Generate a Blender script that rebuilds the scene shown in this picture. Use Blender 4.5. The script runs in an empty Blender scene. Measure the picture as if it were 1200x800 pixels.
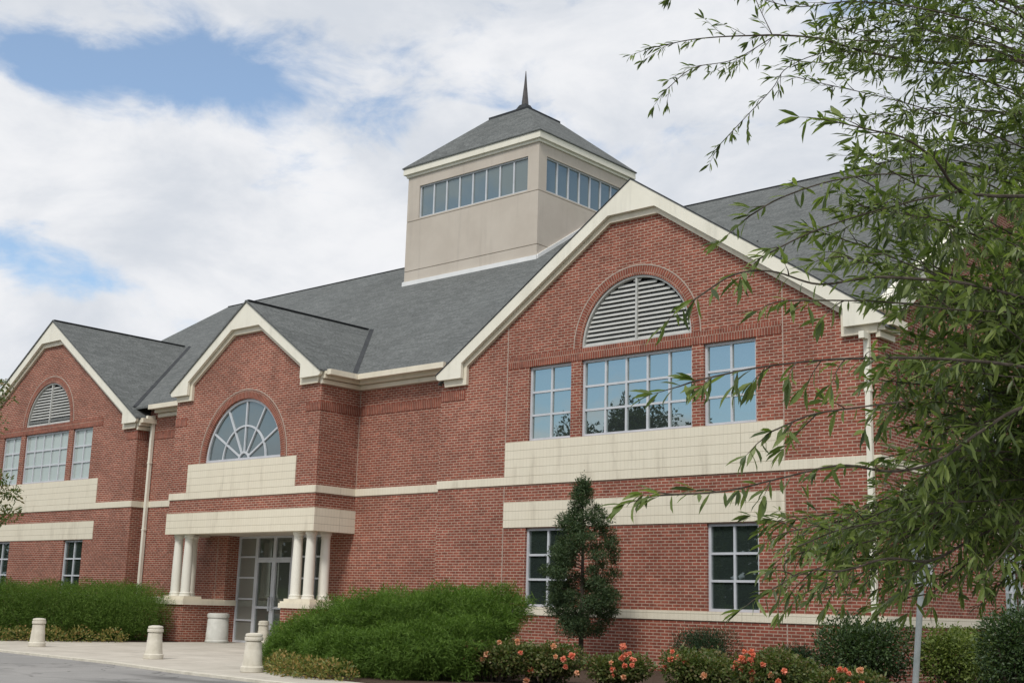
import bpy, bmesh, math, random
import numpy as np
from mathutils import Vector, Matrix

random.seed(7); RNG = np.random.default_rng(11)
SC = bpy.context.scene
COL = SC.collection
PI = math.pi

# ------------------------------------------------------------------ camera
F_PX, YAW, PITCH, ROLL = 1489.7, math.radians(-41.694), math.radians(11.846), math.radians(1.648)
CAM = Vector((14.092, -23.181, 1.228))
fw = Vector((math.sin(YAW)*math.cos(PITCH), math.cos(YAW)*math.cos(PITCH), math.sin(PITCH)))
r0 = Vector((math.cos(YAW), -math.sin(YAW), 0)); u0 = r0.cross(fw)
rt = math.cos(ROLL)*r0 + math.sin(ROLL)*u0
up = -math.sin(ROLL)*r0 + math.cos(ROLL)*u0
cam = bpy.data.cameras.new('camera'); cam_o = bpy.data.objects.new('camera', cam); COL.objects.link(cam_o)
cam.sensor_width = 36; cam.lens = F_PX/1200*36; cam.clip_end = 3000; cam.clip_start = 0.05
m = Matrix((rt, up, -fw)).transposed().to_4x4(); m.translation = CAM; cam_o.matrix_world = m
SC.camera = cam_o

# ------------------------------------------------------------------ light
SUN_DIR = Vector((0.22, -0.62, 0.80)).normalized()       # towards the sun
sun_el = math.asin(SUN_DIR.z); sun_az = math.atan2(SUN_DIR.x, SUN_DIR.y)
sl = bpy.data.lights.new('sun', 'SUN'); sl.energy = 1.5; sl.angle = math.radians(13); sl.color = (1.0, 0.96, 0.90)
so = bpy.data.objects.new('sun', sl); COL.objects.link(so); so.location = (0, -20, 40)
so.rotation_euler = (-SUN_DIR).to_track_quat('-Z', 'Y').to_euler()
SC.view_settings.view_transform = 'Standard'; SC.view_settings.look = 'None'
SC.view_settings.exposure = 0.62; SC.view_settings.gamma = 1.0; SC.view_settings.use_curve_mapping = False
SC.cycles.use_denoising = True
SC.cycles.max_bounces = 8

def ray(u, v): return fw + rt*((u-600)/F_PX) - up*((v-400)/F_PX)      # photo direction
def at(u, v, d): return CAM + ray(u, v)*d
def at_y(u, v, y): r = ray(u, v); return CAM + r*((y-CAM.y)/r.y)

# ------------------------------------------------------------------ node helpers
class NT:
    def __init__(s, tree): s.t = tree; s.n = tree.nodes; s.l = tree.links
    def new(s, typ, **kw):
        n = s.n.new(typ)
        for k, v in kw.items():
            if k in n.inputs.keys() if isinstance(k, str) else False: n.inputs[k].default_value = v
            else: setattr(n, k, v)
        return n
    def link(s, a, b): s.l.new(a, b)
    def math(s, op, a, b=0.0, clamp=False):
        n = s.n.new('ShaderNodeMath'); n.operation = op; n.use_clamp = clamp
        for i, x in enumerate((a, b)):
            if isinstance(x, (int, float)): n.inputs[i].default_value = x
            else: s.l.new(x, n.inputs[i])
        return n.outputs[0]
    def mix(s, fac, a, b, blend='MIX'):
        n = s.n.new('ShaderNodeMix'); n.data_type = 'RGBA'; n.blend_type = blend
        for i, x in ((0, fac), (6, a), (7, b)):
            if isinstance(x, (int, float)): n.inputs[i].default_value = x
            elif isinstance(x, (tuple, list)): n.inputs[i].default_value = tuple(x)+(1,) if len(x) == 3 else x
            else: s.l.new(x, n.inputs[i])
        return n.outputs[2]
    def noise(s, vec, scale, detail=4, rough=0.55, dist=0.0):
        n = s.n.new('ShaderNodeTexNoise'); n.inputs['Scale'].default_value = scale
        n.inputs['Detail'].default_value = detail; n.inputs['Roughness'].default_value = rough; n.inputs['Distortion'].default_value = dist
        if vec is not None: s.l.new(vec, n.inputs['Vector'])
        return n.outputs['Fac']
    def ramp(s, fac, lo, hi, a=0.0, b=1.0, smooth=True):
        n = s.n.new('ShaderNodeMapRange'); n.clamp = True
        if smooth: n.interpolation_type = 'SMOOTHSTEP'
        s.l.new(fac, n.inputs[0])
        for i, x in ((1, lo), (2, hi), (3, a), (4, b)): n.inputs[i].default_value = x
        return n.outputs[0]
    def dot(s, vec, d):
        n = s.n.new('ShaderNodeVectorMath'); n.operation = 'DOT_PRODUCT'; s.l.new(vec, n.inputs[0]); n.inputs[1].default_value = tuple(d)
        return n.outputs['Value']

# ------------------------------------------------------------------ world: Nishita sky with clouds by direction
W = bpy.data.worlds.new('World'); SC.world = W; W.use_nodes = True
t = NT(W.node_tree); bg = W.node_tree.nodes['Background']; bg.inputs['Strength'].default_value = 0.1
sky = t.n.new('ShaderNodeTexSky'); sky.sky_type = 'NISHITA'; sky.sun_disc = False
sky.sun_elevation = sun_el; sky.sun_rotation = sun_az; sky.altitude = 0; sky.air_density = 1.0; sky.dust_density = 0.6; sky.ozone_density = 1.5
tc = t.n.new('ShaderNodeTexCoord'); gen = tc.outputs['Generated']
sep = t.n.new('ShaderNodeSeparateXYZ'); t.link(gen, sep.inputs[0])
zc = t.math('ADD', t.math('MAXIMUM', sep.outputs[2], 0.0), 0.22)
cmb = t.n.new('ShaderNodeCombineXYZ')
t.link(t.math('DIVIDE', sep.outputs[0], zc), cmb.inputs[0]); t.link(t.math('DIVIDE', sep.outputs[1], zc), cmb.inputs[1])
plane = cmb.outputs[0]
sc_ = t.n.new('ShaderNodeMapping'); sc_.inputs['Scale'].default_value = (1, 1, 1.9); t.link(gen, sc_.inputs[0]); dirv = sc_.outputs[0]
n_big = t.noise(dirv, 4.2, 6, 0.55, 0.2)
n_fine = t.noise(dirv, 13.0, 8, 0.60, 0.35)
def gap(c, wa, wb, tilt=0.0):
    """a break in the cloud cover around the fixed sky direction c"""
    c = Vector(c).normalized(); e1 = Vector((0, 0, 1)).cross(c).normalized()*-1; e2 = c.cross(e1).normalized()*-1
    if e2.z < 0: e2 = -e2
    a = e1*math.cos(tilt)+e2*math.sin(tilt); b = -e1*math.sin(tilt)+e2*math.cos(tilt)
    x = t.math('DIVIDE', t.dot(gen, a), wa); y = t.math('DIVIDE', t.dot(gen, b), wb)
    r2 = t.math('ADD', t.math('MULTIPLY', x, x), t.math('MULTIPLY', y, y))
    front = t.math('GREATER_THAN', t.dot(gen, c), 0.3)
    return t.math('MULTIPLY', t.math('POWER', 2.718, t.math('MULTIPLY', r2, -1.0)), front)
gaps = [(ray(235, 82), 0.160, 0.038, -0.04, 0.76), (ray(45, 302), 0.085, 0.024, -0.25, 0.62), (ray(1010, -10), 0.08, 0.03, 0.0, 0.55), (ray(300, 165), 0.05, 0.015, 0.5, 0.15),
        (Vector((-0.56, -0.80, 0.225)), 0.55, 0.085, 0.0, 1.25), (Vector((0.66, 0.68, 0.32)), 0.35, 0.16, 0.0, 0.75), (ray(90, 85), .10, .022, 0.1, .55)]
tot = None
for c, wa, wb, ti, am in gaps:
    g = t.math('MULTIPLY', gap(c, wa, wb, ti), am); tot = g if tot is None else t.math('ADD', tot, g)
cover = t.math('ADD', t.math('MULTIPLY', t.math('SUBTRACT', n_big, 0.5), 1.3), t.math('MULTIPLY', t.math('SUBTRACT', n_fine, 0.5), 1.5))
cover = t.math('SUBTRACT', t.math('ADD', cover, 0.50), tot)
cover = t.ramp(cover, -0.22, 0.34)
shade = t.noise(dirv, 5.5, 7, 0.6, 0.3)
bright = t.ramp(shade, 0.33, 0.68)
CL_D, CL_B = (4.35, 4.60, 5.00), (5.85, 5.90, 6.05)
ccol = t.mix(bright, CL_D, CL_B)
skyc = t.mix(0.17, t.mix(1.0, sky.outputs[0], (1.0, 1.10, 1.12), 'MULTIPLY'), (4.2, 4.5, 4.9))
t.link(t.mix(cover, skyc, ccol), bg.inputs['Color'])

# ------------------------------------------------------------------ materials
def mat(name, rough=0.8, spec=0.3):
    m = bpy.data.materials.new(name); m.use_nodes = True
    b = m.node_tree.nodes['Principled BSDF']; b.inputs['Roughness'].default_value = rough
    b.inputs['Specular IOR Level'].default_value = spec
    return m, NT(m.node_tree), b
def uvv(t): return t.n.new('ShaderNodeTexCoord').outputs['UV']
def objv(t): return t.n.new('ShaderNodeTexCoord').outputs['Object']
def brick_tex(t, vec, w, h, mortar, c1, c2, cm, offset=0.5, bias=0.0, smooth=0.1):
    n = t.n.new('ShaderNodeTexBrick'); n.offset = offset; t.link(vec, n.inputs['Vector'])
    n.inputs['Scale'].default_value = 1; n.inputs['Brick Width'].default_value = w; n.inputs['Row Height'].default_value = h
    n.inputs['Mortar Size'].default_value = mortar; n.inputs['Mortar Smooth'].default_value = smooth; n.inputs['Bias'].default_value = bias
    for k, c in (('Color1', c1), ('Color2', c2), ('Mortar', cm)): n.inputs[k].default_value = tuple(c)+(1,)
    return n
def bump(t, b, h, strength, dist):
    n = t.n.new('ShaderNodeBump'); n.inputs['Strength'].default_value = strength; n.inputs['Distance'].default_value = dist
    t.link(h, n.inputs['Height']); t.link(n.outputs[0], b.inputs['Normal'])
def brick_mat(name, w, h, c1, c2, cm, mortar=0.0095):
    m, t, b = mat(name, 0.85, 0.2); v = uvv(t)
    k = brick_tex(t, v, w, h, mortar, c1, c2, cm)
    f = t.ramp(t.noise(v, 0.55, 5), 0.3, 0.7, 0.84, 1.10)
    f2 = t.ramp(t.noise(v, 9.0, 3), 0.25, 0.75, 0.86, 1.14)
    mp = t.n.new('ShaderNodeMapping'); mp.inputs['Scale'].default_value = (1.1, 0.16, 1); t.link(v, mp.inputs[0])
    f3 = t.ramp(t.noise(mp.outputs[0], 1.3, 5, 0.6), 0.52, 0.80, 1.0, 0.80)
    mp2 = t.n.new('ShaderNodeMapping'); mp2.inputs['Scale'].default_value = (4.93, 14.77, 1); t.link(v, mp2.inputs[0])
    wn = t.n.new('ShaderNodeTexWhiteNoise'); wn.noise_dimensions = '2D'; sn = t.n.new('ShaderNodeVectorMath'); sn.operation = 'FLOOR'; t.link(mp2.outputs[0], sn.inputs[0]); t.link(sn.outputs[0], wn.inputs['Vector'])
    f4 = t.ramp(wn.outputs['Value'], 0.0, 1.0, 0.86, 1.12, False)
    cc = t.n.new('ShaderNodeCombineColor')
    ff = t.math('MULTIPLY', t.math('MULTIPLY', f, f2), t.math('MULTIPLY', f3, f4))
    for i in range(3): t.link(ff, cc.inputs[i])
    t.link(t.mix(1.0, k.outputs['Color'], cc.outputs[0], 'MULTIPLY'), b.inputs['Base Color'])
    bump(t, b, t.math('SUBTRACT', 1.0, k.outputs['Fac']), 0.6, 0.008)
    return m
M = {}
M['brick'] = brick_mat('red_brick', 0.203, 0.0677, (0.295, 0.086, 0.055), (0.218, 0.066, 0.045), (0.445, 0.325, 0.252))
M['soldier'] = brick_mat('soldier_brick', 0.0677, 0.4, (0.27, 0.080, 0.050), (0.20, 0.064, 0.045), (0.40, 0.29, 0.225), 0.007)
def block_mat():
    m, t, b = mat('cream_block', 0.9, 0.2)
    mp = t.n.new('ShaderNodeMapping'); mp.inputs['Location'].default_value = (0, 0.025, 0); t.link(uvv(t), mp.inputs[0]); v = mp.outputs[0]
    k1 = brick_tex(t, v, 40.0, 0.209, 0.006, (1, 1, 1), (1, 1, 1), (0.66, 0.64, 0.60), 0)
    k2 = brick_tex(t, v, 0.1045, 0.209, 0.006, (1, 1, 1), (.97, .97, .965), (0.88, 0.875, 0.86), 0)
    c = t.mix(1.0, k1.outputs[0], k2.outputs[0], 'MULTIPLY')
    st = t.n.new('ShaderNodeMapping'); st.inputs['Scale'].default_value = (1.6, 0.25, 1); t.link(uvv(t), st.inputs[0])
    stain = t.ramp(t.noise(st.outputs[0], 1.6, 6, 0.65), 0.52, 0.78, 0, 0.45)
    base = t.mix(t.noise(v, 2.2, 5), (0.715, 0.655, 0.525), (0.775, 0.725, 0.595))
    base = t.mix(stain, base, (0.33, 0.28, 0.21))
    t.link(t.mix(1.0, base, c, 'MULTIPLY'), b.inputs['Base Color'])
    bump(t, b, t.noise(v, 40, 4), 0.5, 0.01)
    return m
M['block'] = block_mat()
def noise_mat(name, c1, c2, scale=3, rough=0.7, spec=0.3, bmp=0.0, bscale=60, detail=6, metallic=0.0, streak=0.0):
    m, t, b = mat(name, rough, spec); v = objv(t); c = t.mix(t.ramp(t.noise(v, scale, detail, 0.62), 0.28, 0.72), c1, c2)
    if streak:
        mp = t.n.new('ShaderNodeMapping'); mp.inputs['Scale'].default_value = (2.6, 2.6, 0.22); t.link(v, mp.inputs[0])
        c = t.mix(t.ramp(t.noise(mp.outputs[0], 1.2, 6, 0.62), 0.50, 0.80, 0, streak), c, tuple(x*0.45 for x in c1))
    t.link(c, b.inputs['Base Color'])
    b.inputs['Metallic'].default_value = metallic
    if bmp: bump(t, b, t.noise(v, bscale, 5), bmp, 0.01)
    return m
M['trim'] = noise_mat('cream_trim_paint', (0.76, 0.73, 0.62), (0.82, 0.79, 0.68), 1.5, 0.55, streak=0.30)
M['gutter'] = noise_mat('cream_gutter_paint', (0.70, 0.64, 0.51), (0.76, 0.70, 0.57), 1.5, 0.5, streak=0.35)
M['column'] = noise_mat('white_column_paint', (0.74, 0.72, 0.64), (0.80, 0.78, 0.70), 2, 0.5)
M['stucco'] = noise_mat('tan_stucco', (0.50, 0.445, 0.38), (0.56, 0.505, 0.435), 0.7, 0.9, 0.15, 0.4, 90, streak=0.28)
M['flash'] = noise_mat('white_flashing', (0.72, 0.73, 0.72), (0.8, 0.8, 0.79), 2, 0.45)
M['frame'] = noise_mat('pale_aluminium', (0.50, 0.52, 0.55), (0.58, 0.60, 0.63), 3, 0.4, 0.5)
M['louvre'] = noise_mat('louvre_paint', (0.44, 0.445, 0.42), (0.51, 0.51, 0.485), 3, 0.5)
M['dark'] = noise_mat('dark_void', (0.015, 0.016, 0.017), (0.025, 0.026, 0.027), 3, 0.9)
M['cap'] = noise_mat('dark_metal_cap', (0.030, 0.033, 0.036), (0.050, 0.053, 0.057), 2, 0.75, 0.2)
M['spire'] = noise_mat('aged_copper_spire', (0.065, 0.06, 0.06), (0.10, 0.092, 0.09), 4, 0.6, 0.3)
M['joint'] = noise_mat('sealant_joint', (0.38, 0.30, 0.25), (0.44, 0.36, 0.30), 5, 0.8)
M['concrete_pre'] = noise_mat('precast_concrete', (0.56, 0.525, 0.435), (0.68, 0.64, 0.55), 5, 0.85, 0.2, 0.4, 70, streak=0.40)
M['bin'] = noise_mat('grey_white_concrete', (0.52, 0.52, 0.475), (0.62, 0.62, 0.575), 5, 0.85, 0.2, 0.3, 70)
M['steel'] = noise_mat('galvanised_steel', (0.26, 0.29, 0.29), (0.36, 0.39, 0.39), 9, 0.5, 0.5, metallic=0.35)
def shingle_mat():
    m, t, b = mat('grey_shingles', 0.95, 0.15); v = uvv(t)
    k = brick_tex(t, v, 0.31, 0.142, 0.006, (0.108, 0.115, 0.113), (0.150, 0.158, 0.155), (0.082, 0.088, 0.087), 0.37)
    f = t.ramp(t.noise(v, 0.35, 4, 0.5), 0.3, 0.7, 0.93, 1.06); f2 = t.ramp(t.noise(v, 14, 3), 0.25, 0.75, 0.70, 1.30)
    cc = t.n.new('ShaderNodeCombineColor'); ff = t.math('MULTIPLY', f, f2)
    for i in range(3): t.link(ff, cc.inputs[i])
    t.link(t.mix(1.0, k.outputs[0], cc.outputs[0], 'MULTIPLY'), b.inputs['Base Color'])
    return m
M['shingle'] = shingle_mat()
def glass_mat(name, tint, inner, refl, rough=0.01):
    m = bpy.data.materials.new(name); m.use_nodes = True; t = NT(m.node_tree)
    for n in list(t.n):
        if n.type != 'OUTPUT_MATERIAL': t.n.remove(n)
    out = [n for n in t.n if n.type == 'OUTPUT_MATERIAL'][0]
    gl = t.n.new('ShaderNodeBsdfGlossy'); gl.inputs['Color'].default_value = tuple(tint)+(1,); gl.inputs['Roughness'].default_value = rough
    df = t.n.new('ShaderNodeBsdfDiffuse'); df.inputs['Color'].default_value = tuple(inner)+(1,)
    fr = t.n.new('ShaderNodeFresnel'); fr.inputs['IOR'].default_value = 1.5
    fac = t.math('MINIMUM', t.math('ADD', t.math('MULTIPLY', fr.outputs[0], 1.0), refl), 1.0)
    bp = t.n.new('ShaderNodeBump'); bp.inputs['Strength'].default_value = 0.05; bp.inputs['Distance'].default_value = 0.02
    t.link(t.noise(objv(t), 1.3, 2), bp.inputs['Height']); t.link(bp.outputs[0], gl.inputs['Normal'])
    mx = t.n.new('ShaderNodeMixShader'); t.link(fac, mx.inputs[0]); t.link(df.outputs[0], mx.inputs[1]); t.link(gl.outputs[0], mx.inputs[2])
    t.link(mx.outputs[0], out.inputs['Surface']); return m
M['glass_blue'] = glass_mat('blue_reflective_glass', (0.72, 0.80, 0.765), (0.045, 0.056, 0.057), 0.46)
M['glass_dark'] = glass_mat('dark_glass', (0.8, 0.9, 0.88), (0.026, 0.036, 0.033), 0.16)
M['glass_grey'] = glass_mat('grey_cupola_glass', (0.74, 0.84, 0.84), (0.120, 0.145, 0.142), 0.14)
M['glass_door'] = glass_mat('door_glass', (0.8, 0.9, 0.88), (0.085, 0.092, 0.082), 0.10)
M['glass_side'] = glass_mat('sidelight_glass', (0.8, 0.9, 0.88), (0.21, 0.215, 0.19), 0.06)
M['glass_fan'] = glass_mat('fanlight_glass', (0.76, 0.86, 0.88), (0.085, 0.105, 0.11), 0.12)
M['glass_blind'] = glass_mat('glass_before_blinds', (0.8, 0.9, 0.9), (0.40, 0.46, 0.44), 0.05)

def leaf_mat(name, cols, trans=0.25, rough=0.5, spec=0.35):
    m, t, b = mat(name, rough, spec)
    g = t.n.new('ShaderNodeNewGeometry'); r = t.n.new('ShaderNodeValToRGB'); t.link(g.outputs['Random Per Island'], r.inputs[0])
    e = r.color_ramp.elements
    while len(e) < len(cols): e.new(0.5)
    for i, c in enumerate(cols): e[i].position = i/(len(cols)-1); e[i].color = tuple(c)+(1,)
    t.link(r.outputs[0], b.inputs['Base Color'])
    out = [n for n in t.n if n.type == 'OUTPUT_MATERIAL'][0]
    tr = t.n.new('ShaderNodeBsdfTranslucent'); t.link(t.mix(1.0, r.outputs[0], (1.3, 1.5, 0.7), 'MULTIPLY'), tr.inputs['Color'])
    mx = t.n.new('ShaderNodeMixShader'); mx.inputs[0].default_value = trans
    t.link(b.outputs[0], mx.inputs[1]); t.link(tr.outputs[0], mx.inputs[2]); t.link(mx.outputs[0], out.inputs['Surface']); return m
M['oak_leaf'] = leaf_mat('willow_oak_leaf', [(0.050, 0.074, 0.025), (0.098, 0.136, 0.040), (0.150, 0.196, 0.056), (0.215, 0.262, 0.082)], 0.40, 0.42, 0.4)
M['juniper'] = leaf_mat('juniper_spray', [(0.060, 0.112, 0.022), (0.100, 0.172, 0.032), (0.150, 0.235, 0.050)], 0.34, 0.7, 0.15)
M['hedge'] = leaf_mat('hedge_spray', [(0.062, 0.114, 0.022), (0.102, 0.172, 0.033), (0.150, 0.232, 0.052)], 0.34, 0.7, 0.15)
M['evergreen'] = leaf_mat('evergreen_needle', [(0.030, 0.056, 0.026), (0.052, 0.086, 0.038), (0.095, 0.130, 0.056)], 0.25, 0.6, 0.25)
M['yew'] = leaf_mat('yew_needle', [(0.016, 0.036, 0.018), (0.028, 0.058, 0.026), (0.045, 0.080, 0.034)], 0.2, 0.6, 0.25)
M['rose_leaf'] = leaf_mat('rose_leaf', [(0.055, 0.085, 0.024), (0.090, 0.125, 0.032), (0.130, 0.150, 0.045), (0.16, 0.12, 0.055)], 0.3)
M['broadleaf'] = leaf_mat('dark_broadleaf', [(0.026, 0.052, 0.018), (0.045, 0.082, 0.026), (0.080, 0.125, 0.038)], 0.25, 0.4, 0.45)
M['lightleaf'] = leaf_mat('light_broadleaf', [(0.085, 0.125, 0.030), (0.135, 0.180, 0.040), (0.20, 0.24, 0.060)], 0.3)
M['ground_leaf'] = leaf_mat('groundcover_leaf', [(0.07, 0.10, 0.02), (0.13, 0.16, 0.035), (0.25, 0.22, 0.06), (0.32, 0.19, 0.07)], 0.2)
M['myrtle'] = leaf_mat('ornamental_leaf', [(0.06, 0.10, 0.025), (0.10, 0.14, 0.035), (0.19, 0.14, 0.06)], 0.3)
M['wood_leaf'] = leaf_mat('far_leaf', [(0.022, 0.036, 0.014), (0.040, 0.062, 0.02), (0.06, 0.085, 0.028)], 0.15, 0.8, 0.1)
M['petal'] = leaf_mat('coral_petal', [(0.74, 0.20, 0.13), (0.80, 0.28, 0.19), (0.84, 0.40, 0.29)], 0.2, 0.6, 0.2)
M['petal_peach'] = leaf_mat('peach_petal', [(0.72, 0.34, 0.20), (0.76, 0.44, 0.28), (0.70, 0.40, 0.28)], 0.2, 0.6, 0.2)
M['bark'] = noise_mat('grey_brown_bark', (0.055, 0.045, 0.035), (0.11, 0.092, 0.075), 12, 0.9, 0.1, 0.8, 40)
M['grass'] = noise_mat('grass_ground', (0.05, 0.085, 0.02), (0.085, 0.125, 0.03), 3, 0.95, 0.1, 0.5, 60)
M['mulch'] = noise_mat('mulch', (0.045, 0.030, 0.022), (0.10, 0.07, 0.052), 25, 0.95, 0.1, 0.8, 50)
def asphalt_mat():
    m, t, b = mat('worn_asphalt', 0.9, 0.2); v = objv(t)
    c = t.mix(t.ramp(t.noise(v, 0.35, 5), 0.3, 0.7), (0.25, 0.245, 0.235), (0.32, 0.31, 0.295))
    sp = t.ramp(t.noise(v, 90, 3), 0.3, 0.7, 0.82, 1.15)
    cc = t.n.new('ShaderNodeCombineColor')
    for i in range(3): t.link(sp, cc.inputs[i])
    c = t.mix(1.0, c, cc.outputs[0], 'MULTIPLY')
    mp = t.n.new('ShaderNodeMapping'); mp.inputs['Scale'].default_value = (0.16, 0.55, 1); t.link(v, mp.inputs[0])
    st = t.ramp(t.noise(mp.outputs[0], 1.0, 5, 0.6), 0.52, 0.68, 0, 0.75)
    vo = t.n.new('ShaderNodeTexVoronoi'); vo.feature = 'DISTANCE_TO_EDGE'; vo.inputs['Scale'].default_value = 0.35
    dv = t.n.new('ShaderNodeVectorMath'); dv.operation = 'ADD'; nz = t.n.new('ShaderNodeTexNoise'); nz.inputs['Scale'].default_value = 1.2; t.link(v, nz.inputs['Vector']); t.link(v, dv.inputs[0]); t.link(nz.outputs['Color'], dv.inputs[1]); t.link(dv.outputs[0], vo.inputs['Vector'])
    c = t.mix(t.ramp(vo.outputs['Distance'], 0.0, 0.012, 0.7, 0.0), c, (0.09, 0.088, 0.085))
    t.link(t.mix(st, c, (0.115, 0.112, 0.108)), b.inputs['Base Color']); bump(t, b, t.noise(v, 140, 3), 0.4, 0.006); return m
M['asphalt'] = asphalt_mat()
def walk_mat():
    m, t, b = mat('pale_concrete', 0.9, 0.2); v = objv(t)
    k = brick_tex(t, v, 1.9, 1.9, 0.012, (1, 1, 1), (0.96, 0.96, 0.96), (0.55, 0.54, 0.52), 0)
    c = t.mix(t.ramp(t.noise(v, 0.9, 7, 0.65), 0.3, 0.7), (0.44, 0.405, 0.345), (0.56, 0.52, 0.45))
    c = t.mix(t.ramp(t.noise(v, 2.3, 6, 0.6, 0.5), 0.56, 0.75, 0, 0.4), c, (0.27, 0.245, 0.21))
    t.link(t.mix(1.0, c, k.outputs[0], 'MULTIPLY'), b.inputs['Base Color']); bump(t, b, t.noise(v, 80, 4), 0.3, 0.006); return m
M['walk'] = walk_mat()

# ------------------------------------------------------------------ mesh helpers
def set_uv(me, mode='box'):
    uvl = me.uv_layers.new(name='UVMap'); vs = me.vertices
    for p in me.polygons:
        n = p.normal; ax = max(range(3), key=lambda i: abs(n[i]))
        if mode == 'roof':                                     # u along the eave, v up the slope
            h = Vector((-n.y, n.x, 0)); h = h.normalized() if h.length > 1e-4 else Vector((1, 0, 0)); s = n.cross(h)
        for li in p.loop_indices:
            c = vs[me.loops[li].vertex_index].co
            if mode == 'roof': uvl.data[li].uv = (c.dot(h), c.dot(s))
            elif ax == 1: uvl.data[li].uv = (c.x, c.z)
            elif ax == 0: uvl.data[li].uv = (c.y, c.z)
            else: uvl.data[li].uv = (c.x, c.y)
def pieces(name, m, boxes, parent=None):
    for x in boxes: b = MB(); b.box(*x); b.build(name, m, parent or LIB)
class MB:
    def __init__(s): s.v = []; s.f = []; s.uv = None
    def add(s, vs, fs):
        o = len(s.v); s.v += [tuple(a) for a in vs]; s.f += [tuple(i+o for i in f) for f in fs]; return s
    def box(s, x0, x1, y0, y1, z0, z1):
        return s.add([(x0,y0,z0),(x1,y0,z0),(x1,y1,z0),(x0,y1,z0),(x0,y0,z1),(x1,y0,z1),(x1,y1,z1),(x0,y1,z1)],
                     [(0,3,2,1),(4,5,6,7),(0,1,5,4),(1,2,6,5),(2,3,7,6),(3,0,4,7)])
    def prism(s, poly, a, b, axis='y'):
        """closed prism: poly of (p, z) pairs, extruded from a to b along the axis"""
        n = len(poly); f = (lambda p, w: (p[0], w, p[1])) if axis == 'y' else ((lambda p, w: (w, p[0], p[1])) if axis == 'x' else (lambda p, w: (p[0], p[1], w)))
        vs = [f(p, a) for p in poly]+[f(p, b) for p in poly]
        return s.add(vs, [tuple(range(n)), tuple(range(2*n-1, n-1, -1))]+[(i, i+n, (i+1) % n+n, (i+1) % n) for i in range(n)])
    def bar(s, a, b, w, d, nrm=(0, 1, 0)):
        a, b, nrm = Vector(a), Vector(b), Vector(nrm); t_ = (b-a).normalized(); sd = t_.cross(nrm).normalized()*w/2; dn = nrm.normalized()*d/2
        vs = [p+x*sd+y*dn for p in (a, b) for x, y in ((-1,-1),(1,-1),(1,1),(-1,1))]
        return s.add(vs, [(0,1,2,3),(7,6,5,4),(0,4,5,1),(1,5,6,2),(2,6,7,3),(3,7,4,0)])
    def tube(s, pts, rads, k=6):
        pts = [Vector(p) for p in pts]; o = len(s.v); prev = None
        for i, p in enumerate(pts):
            tn = (pts[min(i+1, len(pts)-1)]-pts[max(i-1, 0)]).normalized()
            ref = prev if prev is not None else (Vector((0, 0, 1)) if abs(tn.z) < .9 else Vector((1, 0, 0)))
            a = (ref-tn*ref.dot(tn)).normalized(); prev = a; b = tn.cross(a)
            for j in range(k): q = p+(a*math.cos(2*PI*j/k)+b*math.sin(2*PI*j/k))*rads[i]; s.v.append(tuple(q))
        for i in range(len(pts)-1):
            for j in range(k): s.f.append((o+i*k+j, o+i*k+(j+1) % k, o+(i+1)*k+(j+1) % k, o+(i+1)*k+j))
        s.f.append(tuple(o+j for j in range(k))[::-1]); s.f.append(tuple(o+(len(pts)-1)*k+j for j in range(k))); return s
    def lathe(s, prof, c=(0, 0, 0), k=24):
        o = len(s.v)
        for r, z in prof:
            for j in range(k): s.v.append((c[0]+r*math.cos(2*PI*j/k), c[1]+r*math.sin(2*PI*j/k), c[2]+z))
        for i in range(len(prof)-1):
            for j in range(k): s.f.append((o+i*k+j, o+i*k+(j+1) % k, o+(i+1)*k+(j+1) % k, o+(i+1)*k+j))
        s.f.append(tuple(o+j for j in range(k))[::-1]); s.f.append(tuple(o+(len(prof)-1)*k+j for j in range(k))); return s
    def mesh(s, name):
        me = bpy.data.meshes.new(name); me.from_pydata(s.v, [], s.f)
        bm = bmesh.new(); bm.from_mesh(me); bmesh.ops.recalc_face_normals(bm, faces=bm.faces); bm.to_mesh(me); bm.free(); return me
    def build(s, name, m, parent=None, uv='box', smooth=False):
        me = s.mesh(name)
        if uv: set_uv(me, uv)
        if smooth:
            me.polygons.foreach_set('use_smooth', [True]*len(me.polygons))
            try: me.set_sharp_from_angle(angle=math.radians(38))
            except Exception: pass
        return link(name, me, m, parent)
def link(name, me, m, parent=None, loc=None):
    me.materials.clear(); me.materials.append(M[m] if isinstance(m, str) else m)
    o = bpy.data.objects.new(name, me); COL.objects.link(o)
    if parent is not None:
        o.parent = parent
    if loc is not None: o.location = loc
    return o
def tag(o, label=None, cat=None, group=None, kind=None):
    for k, v in (('label', label), ('category', cat), ('group', group), ('kind', kind)):
        if v: o[k] = v
    return o
def empty(name, loc=(0, 0, 0)):
    o = bpy.data.objects.new(name, None); COL.objects.link(o); o.location = loc; o.empty_display_size = 0.3; return o
def copy_tree(o, parent=None):
    c = o.copy(); COL.objects.link(c)
    if parent is not None: c.parent = parent
    for ch in list(o.children): copy_tree(ch, c)
    return c
def cut(solid, cutters, name):
    """solid MB minus a list of MBs -> MB-like mesh"""
    a = bpy.data.objects.new('tmp', solid.mesh('tmp')); COL.objects.link(a); tmp = []
    for i, c in enumerate(cutters):
        b = bpy.data.objects.new('tmpc', c.mesh('tmpc')); COL.objects.link(b); tmp.append(b)
        md = a.modifiers.new('b%d' % i, 'BOOLEAN'); md.object = b; md.operation = 'DIFFERENCE'; md.solver = 'EXACT'
    dg = bpy.context.evaluated_depsgraph_get(); dg.update()
    me = bpy.data.meshes.new_from_object(a.evaluated_get(dg)); me.name = name
    for b in tmp+[a]:
        d = b.data; bpy.data.objects.remove(b); bpy.data.meshes.remove(d)
    return me
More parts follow.
